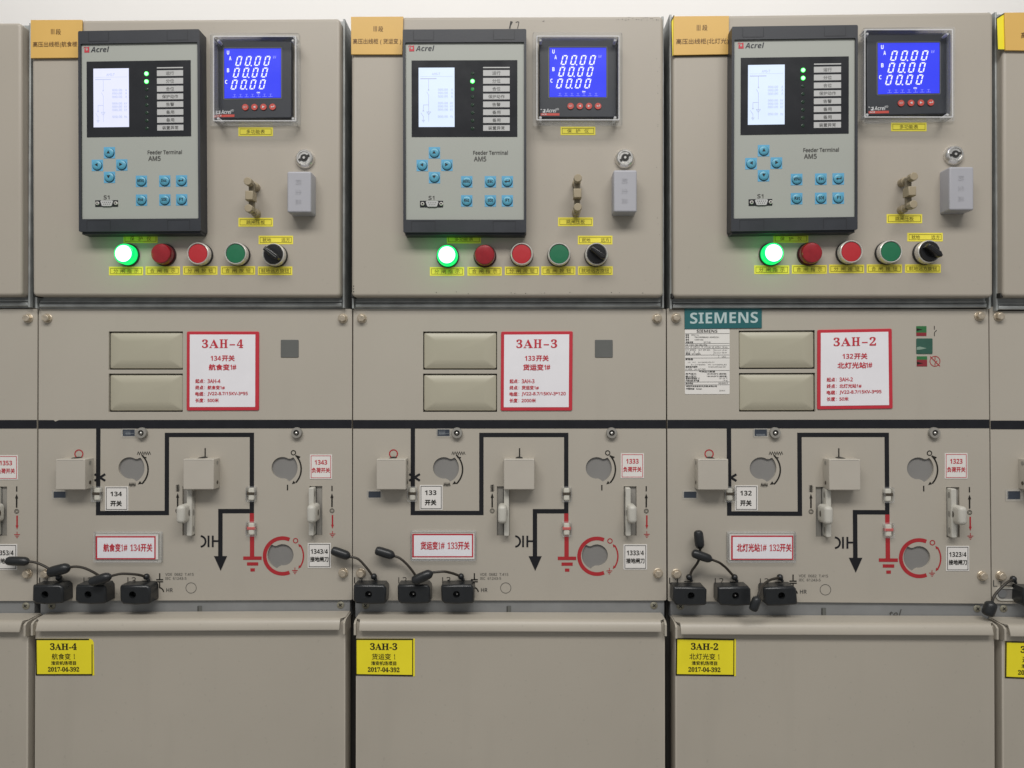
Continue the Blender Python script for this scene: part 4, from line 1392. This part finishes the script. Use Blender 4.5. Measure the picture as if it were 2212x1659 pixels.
# ------------------------------------------------------------------ signs, labels and plates on the panels
SIGN = {1: ([(403.5, 716), (559.5, 716), (559, 886.5), (403, 886.8)], '3AH-4', '134开关', '航食变1#', '3AH-4', '航食变1#', 'JV22-8.7/15KV-3*95', '500米'),
        2: ([(1082.5, 716.3), (1237.2, 715.5), (1236, 887), (1081.5, 887.2)], '3AH-3', '133开关', '货运变1#', '3AH-3', '货运变1#', 'JV22-8.7/15KV-3*120', '2000米'),
        3: ([(1766, 712.5), (1926.5, 709.8), (1928.5, 882.5), (1765.5, 884.5)], '3AH-2', '132开关', '北灯光站1#', '3AH-2', '北灯光站1#', 'JV22-8.7/15KV-3*95', '50米')}
for k, (q, n, a, c, f1, f2, f3, f4) in SIGN.items():
    d = .0014
    P = Px(d, (403, 716, 559.5, 886.8), q)
    b = MB()
    b.prism(P.lp(rrect(403, 716, 559.5, 886.8, 3)), 0, d, 'signred', bev=.0004)
    b.flat(P.lp(rect(409.8, 722.6, 551.8, 879.3)), d + .0003, 'signwhite')
    e = d + .0006
    for ch, ua, ub in ((n[0], 436.5, 449.5), ('A', 452, 472.5), ('H', 474.5, 492), (n[-1], 512, 525.5)):
        b.text(P, serif(ch), ua, 733.3, ub, 751.5, e, 'signred', w=.3)
    b.flat(P.lp(rect(496, 743.6, 508, 746)), e, 'signred')
    b.text(P, bold(a[:3]), 455, 768.6, 477.5, 779, e, 'signred'); b.text(P, a[3:], 480, 767.5, 507, 780, e, 'signred', w=.9)
    hw = 29.5 if len(c) == 5 else 36
    nn = len(c) - 2
    b.text(P, c[:-2], 481 - hw, 786.8, 481 - hw + nn * 14.8, 799.5, e, 'signred', w=.9)
    b.text(P, bold('1'), 481 + hw - 13, 788, 481 + hw - 9, 798.6, e, 'signred'); b.text(P, '#', 481 + hw - 7.5, 788, 481 + hw, 798.6, e, 'signred', w=.6)
    for i, (h, s) in enumerate((('起点', f1), ('终点', f2), ('电缆', f3), ('长度', f4))):
        v = 823.2 + i * 13.85
        b.text(P, h, 422.3, v - 4.3, 439.5, v + 4.3, e, 'signred', w=.5)
        b.flat(P.lp(circ(442.5, v - 1.5, .7, 6)), e, 'signred'); b.flat(P.lp(circ(442.5, v + 2.6, .7, 6)), e, 'signred')
        wdt = {f1: 27.5, f2: 37 if len(f2) == 5 else 45.5, f3: 87 if len(f3) == 18 else 96, f4: 24 if len(f4) == 4 else 31 if len(f4) == 5 else 18.5}[s]
        b.text(P, sans(s), 448.8, v - 4.1, 448.8 + wdt, v + 4.1, e, 'signred', w=.5)
    tag(b.build('bay_sign'), f'red framed white sign headed {n} beside the cream blank plates', 'sign', 'red framed bay signs')

# small labels: black switch number, red load switch number, black earthing switch number, red plate in a clear holder
SM = {0: {'lr': (-13, 983.5, 38.5, 1036), 'le': (-15, 1175.5, 37, 1231)},
      1: {'sw': (227, 1051, 277, 1103), 'lr': (669.3, 982, 717.2, 1034.6), 'le': (664.8, 1173.2, 714.8, 1226.6)},
      2: {'sw': (906.6, 1047.8, 956, 1101.3), 'lr': (1341, 979.4, 1391, 1033), 'le': (1347, 1176, 1397.7, 1230.2)},
      3: {'sw': (1587.4, 1048.6, 1637, 1102.8), 'lr': (2041, 979, 2090, 1034), 'le': (2044, 1179.5, 2093.6, 1233.5)}}
NUM = {0: '135', 1: '134', 2: '133', 3: '132'}
for k, dct in SM.items():
    for kind, r in dct.items():
        d = .0006
        P = Px(d)
        u0, v0, u1, v1 = r
        red = kind == 'lr'
        m = 'signred' if red else 'ink'
        b = MB()
        b.prism(P.lp(rect(*r)), 0, d, 'card')
        b.frame(P.lp(rect(u0 + 2.2, v0 + 2, u1 - 2.2, v1 - 2)), P.lp(rect(u0 + 3.4, v0 + 3.2, u1 - 3.4, v1 - 3.2)), d + .0002, m)
        uc, h = (u0 + u1) / 2 - (1 if kind == 'sw' else 0), v1 - v0
        if kind == 'sw':
            b.text(P, bold(NUM[k]), uc - 12.5, v0 + h * .21, uc + 12.5, v0 + h * .40, d + .0003, m)
            b.text(P, '开关', uc - 12, v0 + h * .59, uc + 12, v0 + h * .81, d + .0003, m, w=1.0)
            lab = f'white black-framed label numbered {NUM[k]} inside the black line diagram'
        elif kind == 'lr':
            b.text(P, bold(NUM[k] + '3'), uc - 13.5, v0 + h * .22, uc + 13.5, v0 + h * .41, d + .0003, m)
            b.text(P, '负荷开关', uc - 19.5, v0 + h * .54, uc + 19.5, v0 + h * .74, d + .0003, m, w=.6)
            lab = f'white red-framed label numbered {NUM[k]}3 above a cream slide lever'
        else:
            b.text(P, bold(NUM[k] + '3/4'), uc - 18.5, v0 + h * .24, uc + 18.5, v0 + h * .43, d + .0003, m)
            b.text(P, '接地闸刀', uc - 19.5, v0 + h * .55, uc + 19.5, v0 + h * .75, d + .0003, m, w=.6)
            lab = f'white black-framed label numbered {NUM[k]}3/4 below a cream slide lever'
        tag(b.build('switch_label'), lab, 'label', 'small switch labels on the panels')
HP = {1: ((202.5, 1149, 349.5, 1214.6), [(205.3, 1154.5), (340.5, 1154.5), (340.5, 1209), (205.3, 1209)], (205.3, 1158.5, 335, 1208.7), ('航食变', '1', '#', '134', '开关'), 222.5),
      2: ((887, 1146.5, 1028.6, 1211.7), [(889.3, 1152.5), (1024.8, 1152.5), (1024.8, 1208), (889.3, 1208)], (890.2, 1153.6, 1022, 1204.6), ('货运变', '1', '#', '133', '开关'), 908.5),
      3: ((1571, 1148.5, 1719, 1215), [(1576.5, 1154), (1715, 1154.5), (1715, 1210.5), (1577, 1210.5)], (1580, 1157.3, 1714.3, 1210), ('北灯光站', '1', '#', '132', '开关'), 1592.5)}
for k, (h, cq, fr, words_, st) in HP.items():
    P = Px(.004)
    t = thing('plate_holder', P(h[0] / 2 + h[2] / 2, h[3]), 0, f'clear holder with red framed card reading {words_[0]}1# {words_[3]}{words_[4]}', 'plate holder', 'red framed cards in clear holders')
    b = MB()
    b.flat(P.lp(cq), .0022, 'card')
    Q = P
    b.flat(Q.lp(rect(*fr)), .0024, 'signred')
    b.flat(Q.lp(rect(fr[0] + 3.6, fr[1] + 3.2, fr[2] - 2.8, fr[3] - 2.8)), .0026, 'signwhite')
    v0, v1 = (fr[1] + fr[3]) / 2 - 8.8, (fr[1] + fr[3]) / 2 + 8.2
    u = st
    n = len(words_[0])
    e = .0029
    w0 = 12.3
    b.text(Q, words_[0], u, v0, u + n * w0, v1, e, 'signred', w=.9); u += n * w0 + 1.5
    b.text(Q, serif('1'), u, v0 + 1.5, u + 4, v1 - 1, e, 'signred'); u += 5.5
    b.text(Q, '#', u, v0 + 2, u + 7.5, v1 - 1.5, e, 'signred', w=.5); u += 14
    b.text(Q, serif(words_[3]), u, v0 + 1.5, u + 22, v1 - 1, e, 'signred'); u += 23
    b.text(Q, words_[4], u, v0, u + 2 * w0, v1, e, 'signred', w=.9)
    b.build('card', t)
    b = MB()
    b.plate(P.lp(rrect(*h, 3)), [P.lp(rrect(h[0] + 3, h[1] + 3, h[2] - 3, h[3] - 3, 2))], 0, .0055, 'clearmilk')
    b.prism(P.lp(rrect(*h, 3)), 0, .0012, 'clearmilk')
    b.flat(P.lp(rrect(h[0] + 3, h[1] + 3, h[2] - 3, h[3] - 3, 2)), .0045, 'clear')
    b.build('clear_holder', t)

# teal nameplate and white rating plate
d = .0016
P = Px(d, (1478.5, 665, 1645.7, 710), [(1478.8, 665.6), (1645.8, 663.3), (1645.8, 708.4), (1479.3, 710.6)])
b = MB()
b.prism(P.lp(rect(1478.5, 665, 1645.7, 710)), 0, d, 'teal', bev=.0004)
b.text(P, bold('SIEMENS'), 1490, 675, 1637, 699, d + .0003, 'tealtext')
tag(b.build('nameplate'), 'teal nameplate with large pale capital letters', 'nameplate')

d = .0005
P = Px(d)
b = MB()
X = lambda x: 1463.8 + .1144 * x
Y = lambda y: 677.7 + .1144 * y
b.prism(P.lp(rrect(X(137), Y(287), X(982), Y(1518), 2)), 0, d, 'card')
e = d + .0002
for y in (378, 565, 608, 660, 782, 838, 1075, 1290, 1345):
    b.stroke(P, [(X(140), Y(y)), (X(978), Y(y - 4))], .75, e, 'greyink')
for x, y0, y1 in ((683, 662, 780), (775, 784, 836), (340, 610, 660), (553, 610, 660), (755, 610, 660)):
    b.stroke(P, [(X(x), Y(y0)), (X(x), Y(y1))], .5, e + .0001, 'greyink')
b.text(P, bold('SIEMENS'), X(358), Y(303), X(750), Y(358), e, 'ink')
for s, x0, x1, y in (('型号', 150, 215, 405), ('8DJH-LL', 260, 405, 405), ('序号', 150, 215, 446), ('TBN30009884001-004000D01', 315, 780, 444), ('柜号', 150, 215, 492), ('+H04+H05', 315, 485, 492),
                     ('制造日期', 152, 290, 538), ('2017-05', 490, 620, 538), ('GB  11022 1984 3906 3906', 150, 555, 591), ('Ur=  12  kV', 150, 335, 632), ('Up=  75  kV', 350, 545, 632), ('Ud=  42  kV', 565, 745, 632),
                     ('fr=   50 Hz', 765, 940, 632), ('Ir= 630A   Ik= 20 kA', 150, 610, 683), ('tk=   4   s', 150, 410, 721), ('母线  Ir= 630A', 150, 435, 757), ('Uc a.c.= 10 kV', 695, 935, 688), ('Uc d.c.= 30 kV', 695, 930, 735),
                     ('LSC2', 835, 912, 810), ('断路器', 150, 290, 860), ('L2   M1   (n=2000),E2,C1', 195, 690, 920), ('E1 (n=2000)   M1 (n=2000),E2', 255, 925, 965), ('额定操作顺序', 152, 375, 1003), ('O-3min-CO-3min-CO', 580, 905, 1003),
                     ('I= 630A   Uc= AC 230V', 150, 530, 1047), ('气体压力数据', 400, 705, 1092), ('充气压力', 150, 350, 1136), ('150 kPa/20°C (绝对值)', 555, 920, 1136), ('最小压力', 150, 350, 1184), ('130 kPa/20°C (绝对值)', 555, 930, 1182),
                     ('使用环境温度 °C', 150, 415, 1221), ('-25 / 55 °C', 780, 940, 1219), ('六氟化硫 充气量', 150, 405, 1262), ('1.8 kg', 855, 940, 1262), ('操作手册', 150, 290, 1315), ('500-8033.9', 770, 945, 1313),
                     ('高压开关设备技术(无锡)有限公司', 160, 740, 1371), ('中国制造   Switch', 160, 455, 1417), ('2010-01', 785, 895, 1452)):
    cjk = any(ord(c) > 0x2fff for c in s)
    hh = 17 if cjk else 14
    b.text(P, s, X(x0), Y(y - hh), X(x1), Y(y + hh), e, 'greyink', w=.2 if cjk else 0)
tag(b.build('rating_plate'), 'small white rating plate packed with tiny print below the teal nameplate', 'rating plate')

# ------------------------------------------------------------------ black test plugs with tethered caps
PL = {1: [(102, 1284.5), (195, 1284.5), (291, 1285)], 2: [(798, 1284), (893.5, 1284), (988, 1284)], 3: [(1491, 1288), (1587, 1288), (1686.5, 1288)], 4: [(2246, 1292)]}
TE = {
    1: [([(126.4, 1248), (118, 1240), (110, 1232), (98, 1224), (80, 1216), (64, 1213)], [(64, 1213), (13.8, 1211.5)], .012, 10),
        ([(221, 1250), (213, 1243), (200, 1235), (182, 1227), (165, 1224), (152, 1225)], [(152, 1225), (104, 1237)], .020, 11.5),
        ([(315.5, 1246), (305, 1243), (290, 1240.5), (262, 1239.5), (241, 1244)], [(241, 1244), (194, 1258)], .030, 10.5)],
    2: [([(807.3, 1245.5), (802, 1240), (794, 1229), (778, 1211), (768, 1205), (757, 1203)], [(757, 1203), (716, 1188)], .012, 10),
        ([(900.7, 1253.7), (895.8, 1240.6), (886, 1227), (876, 1216), (864, 1206), (853, 1201.5)], [(853, 1201.5), (811, 1188)], .012, 10),
        ([(995.8, 1245.5), (981, 1239.5), (970, 1236.5), (958, 1234.7), (935, 1236.5)], [(935, 1236.5), (891, 1256)], .028, 10.5)],
    3: [([(1489, 1247), (1494.5, 1233), (1501, 1224), (1507, 1215), (1511, 1204), (1512.5, 1187)], [(1512.5, 1187), (1508, 1146)], .014, 10),
        ([(1587.2, 1247.2), (1569.4, 1227.6), (1561, 1220.5), (1553.4, 1215), (1539, 1209.5)], [(1539, 1209.5), (1495, 1194)], .024, 9.5),
        ([(1685.3, 1247.2), (1665.7, 1252), (1655, 1258), (1648, 1265), (1641, 1277), (1637, 1290)], [(1637, 1288), (1626, 1320)], .046, 9.5)],
    4: [([(2190, 1251), (2180, 1255.5), (2170, 1263), (2154, 1279), (2147, 1289), (2143.5, 1299)], [(2143.5, 1299), (2132, 1330)], .020, 12.5)],
}
ORD = ('first', 'second', 'third')
CAPAT = {1: ('its cap lying toward the left edge', 'half under a hanging cap', 'nearest the small printed standards text'), 2: ('its cap across the panel seam', 'with a cap lying on its top', 'nearest the small printed standards text'),
         3: ('its cap standing straight up', 'its cap tangled with an upright one', 'a cap hanging at its left')}
for k in PL:
    for i, (u, v) in enumerate(PL[k]):
        d1 = .024
        P = Px(d1)
        lab = (f'black test plug {ORD[i]} of three under card {HP[k][3][3]}, {CAPAT[k][i]}' if k < 4 else 'black test plug cut off by the right picture edge')
        t = thing('test_plug', P(u, v + 24), 0, lab, 'test plug', 'black test plugs with tethered caps')
        b = MB()
        hw, hh = {1: 33, 2: 35.5, 3: 36, 4: 36}[k], 20.5
        lp = [(u - hw + 2, v - hh), (u + hw - 6, v - hh), (u + hw, v - hh + 7), (u + hw, v + hh - 3), (u + hw - 4, v + hh), (u, v + hh + 1.5), (u - hw + 7, v + hh), (u - hw, v + hh - 8), (u - hw, v - hh + 4)]
        hc = {1: (-5, 0), 2: (-2, 0), 3: (2, -1), 4: (0, 0)}[k]
        ro = R(random.uniform(-2.2, 2.2))
        lp = [(u + (a_ - u) * math.cos(ro) - (b_ - v) * math.sin(ro) + random.uniform(-.7, .7), v + (a_ - u) * math.sin(ro) + (b_ - v) * math.cos(ro) + random.uniform(-.5, .5)) for a_, b_ in lp]
        hl = circ(u + hc[0], v + hc[1], 7.6, 24)
        L = ccw(P.lp(lp))
        b.prism(L, 0, d1 - .003, 'plug', cap=False)
        L1_ = inset(L, .0008)
        L2 = inset(L, .0026)
        n = len(L)
        b.add([(x, -(d1 - .003), z) for x, z in L] + [(x, -(d1 - .0009), z) for x, z in L1_] + [(x, -d1, z) for x, z in L2], [(r_ * n + j, r_ * n + (j + 1) % n, r_ * n + n + (j + 1) % n, r_ * n + n + j) for r_ in (0, 1) for j in range(n)], 'plug')
        b.plate(L2, [P.lp(hl)], d1 - .0001, d1, 'plug', hole_d=d1 - .012)
        b.flat(P.lp(circ(u + hc[0], v + hc[1], 7.8, 20)), d1 - .0118, 'rubber')
        bd = b.build('plug_body', t, smooth=50)
        c = P(u + hc[0], v + hc[1])
        b = MB()
        s = P.s()
        lit_ = k == 2 or (k == 3 and i == 1)  # pins that catch light are bright metal; shaded ones are coloured black
        b.lathe((c[0] + .0006, c[1] - .0004), [(2.6 * s, d1 - .012), (2.4 * s, d1 - (.0035 if lit_ else .006)), (.9 * s, d1 - (.0022 if lit_ else .005))], 'chrome' if lit_ else 'rubber', 7)
        b.build('contact_pin', bd)
        if k == 4:
            continue
    for i, (wire, cap, dc, rc) in enumerate(TE[k]):
        s = CAMD / FPX
        # the tether belongs to the plug it is fixed beside
        own = [o for o in COL.objects if o.name.split('.')[0] == 'test_plug'][-len(PL[k]):][i] if k < 4 else None
        pts = []
        n = len(wire)
        for j, (u, v) in enumerate(wire):
            dd = .007 + (dc - .007) * min(1, j / (n - 1) * 1.15)
            x, z = at(u, v, dd)
            pts.append((x, -dd, z))
        # smooth the wire
        V = [Vector(p) for p in pts]
        fine = []
        for j in range(len(V) - 1):
            p0, p1, p2, p3 = V[max(j - 1, 0)], V[j], V[j + 1], V[min(j + 2, len(V) - 1)]
            for q in range(5):
                tt = q / 5
                fine.append(.5 * ((2 * p1) + (p2 - p0) * tt + (2 * p0 - 5 * p1 + 4 * p2 - p3) * tt ** 2 + (3 * p1 - p0 - 3 * p2 + p3) * tt ** 3))
        fine.append(V[-1])
        if own is None:
            own = thing('hanging_plug', (V[0].x, V[0].z), 0, 'black rubber cap hanging on a cord beside the uncovered grey socket', 'plug')
        b = MB()
        b.tube(fine, .0017, 'cord', 10)
        te = b.build('tether', own)
        b = MB()
        b.ball((V[0].x, -.006, V[0].z), 6.8 * s, 'rubber')
        b.tube([(V[0].x, -.006, V[0].z), (V[0].x + .004, -.006, V[0].z - .006)], [.0032, .0016], 'rubber', 8)
        b.build('anchor_knob', own)
        (u0, v0), (u1, v1) = cap
        A = Vector((lambda p: (p[0], -dc, p[1]))(at(u0, v0, dc))); B = Vector((lambda p: (p[0], -dc, p[1]))(at(u1, v1, dc)))
        prof = [(-.08, .18), (0, .22), (.04, .45), (.12, .80), (.22, .97), (.4, 1.0), (.7, 1.0), (.88, .95), (.96, .78), (1.0, .45), (1.01, .1)]
        r = rc * s
        b = MB()
        b.tube([A + (B - A) * q for q, _ in prof], [r * w for _, w in prof], 'rubber', 18)
        b.build('plug_cap', own)

# ------------------------------------------------------------------ cable covers (bottom) with folded lips
TAGQ = {1: [(76.5, 1380), (203.5, 1380), (203.5, 1459), (77.5, 1459)], 2: [(767.5, 1379.5), (896, 1379.8), (896, 1461), (767.8, 1459)], 3: [(1460.3, 1378.5), (1589.8, 1380.5), (1589.5, 1460.6), (1459.5, 1459)],
        4: [(2171.8, 1385), (2304, 1388), (2304, 1470), (2171, 1464.5)]}
CLAB = {0: 'beige cable cover cut off by the left picture edge', 1: 'beige cable cover carrying the yellow 3AH-4 tag', 2: 'beige cable cover carrying the yellow 3AH-3 tag', 3: 'beige cable cover carrying the yellow 3AH-2 tag', 4: 'beige cable cover cut off by the right picture edge'}
for k in range(5):
    P = Px(COVD, CSRC, CQ[k])
    a, bq, c, e = (P(768, 1325), P(1437, 1325), P(1437, 1372), P(768, 1372))
    x0, x1 = (a[0] + e[0]) / 2, (bq[0] + c[0]) / 2
    P0 = Px(0.0, CSRC, CQ[k])
    zl, zr = P0(768, 1325)[1], P0(1437, 1325)[1]
    t = thing('cable_cover', ((x0 + x1) / 2, .05), 0, CLAB[k], 'cable cover', 'lower cable covers')
    z0 = .08
    b = MB()
    b.prism([(x0, z0), (x1, z0), (x1, zr - .004), (x0, zl - .004)], -.004, COVD, 'cover', bev=.0022)
    b.build('cover_sheet', t)
    # folded lip: profile in (depth, height above the lip back edge), swept across
    prof = [(-.0025, .0004), (.010, .0000), (.024, -.0006), (.0275, -.0013), (.0296, -.0030), (.0312, -.0056), (.0346, -.0132), (.0342, -.0145), (.0330, -.0145), (.0292, -.0066), (.0275, -.0044), (.024, -.0034), (.010, -.0030), (-.0025, -.0028)]
    b = MB()
    # measured: the lip's highlight sits where its nose is, so its top edge is set from the quad
    n = len(prof)
    gl, gr = (.003, .003)
    xs = [(x0 + .0008, zl), (x1 - .0008, zr)]
    vs = [(x + (.0058 if dp > .0270 else 0) * (1 if x == xs[0][0] else -1), -dp, z + h) for x, z in xs for dp, h in prof]
    b.add(vs, [(i, (i + 1) % n, n + (i + 1) % n, n + i) for i in range(n)] + [tuple(range(n - 1, -1, -1)), tuple(range(n, 2 * n))], 'cover')
    lp_ = b.build('folded_lip', t, smooth=50)
    for x, z, sg in ((x0, zl, 1), (x1, zr, -1)):
        b = MB()
        xa, xb = (x - .0008, x + .0018) if sg > 0 else (x - .0018, x + .0008)
        pr = [(-.0025, -.001), (.020, -.0015), (COVD + .003, -.0028), (COVD + .0068, -.0058), (COVD + .0068, -.0205), (COVD - .001, -.0220), (-.0025, -.0220)]
        n2 = len(pr)
        vs = [(xx, -dp, z + h) for xx in (xa, xb) for dp, h in pr]
        b.add(vs, [(i, (i + 1) % n2, n2 + (i + 1) % n2, n2 + i) for i in range(n2)] + [tuple(range(n2 - 1, -1, -1)), tuple(range(n2, 2 * n2))], 'cover')
        b.build('lip_bracket', t)
TT = {1: ('3AH-4', '航食变', 3), 2: ('3AH-3', '货运变', 3), 3: ('3AH-2', '北灯光变', 4), 4: ('3AH-1', '进线柜', 3)}
for k, q in TAGQ.items():
    d = COVD + .0005
    P = Px(d, (0, 0, 128, 80), q)
    n, s, cnt = TT[k]
    b = MB()
    ol = rect(0, 0, 128, 80) if k != 1 else [(0, 0), (118, 0), (124, 3), (126.5, 8), (128, 80), (0, 80)]
    b.prism(P.lp(ol), COVD - .0002, d, 'tagyellow')
    e = d + .0002
    b.miter(P, [(1.2, 80), (1.2, 1.2), (124.5 if k != 1 else 117, 1.2)], 3.0, e, 'ink')
    b.miter(P, [(1.2, 78.4), (124, 78.4)], 3.0, e + .0001, 'ink')
    b.miter(P, [(123.5, 78.4), (123.5, 2 if k != 1 else 12)], 1.8, e + .0001, 'ink')
    uc = 61
    b.text(P, serif(n), uc - 29, 9.5, uc + 29, 24, e, 'ink', w=.4)
    b.text(P, s, uc - (25.5 if cnt == 3 else 32), 32, uc + (15.5 if cnt == 3 else 23), 45, e, 'ink', w=.2)
    b.text(P, serif('1'), uc + (22 if cnt == 3 else 29), 33, uc + (25 if cnt == 3 else 32), 44, e, 'ink')
    b.text(P, '淮安机场项目', uc - 27, 48.5, uc + 27, 57, e, 'ink', w=.4)
    b.text(P, serif('2017-04-392'), uc - 34, 61.5, uc + 34, 71.5, e, 'ink', w=.4)
    tag(b.build('yellow_tag'), f'square yellow tag headed {n} on the lower cable cover' if k < 4 else 'square yellow tag cut off by the right picture edge', 'tag', 'yellow tags on the cable covers')
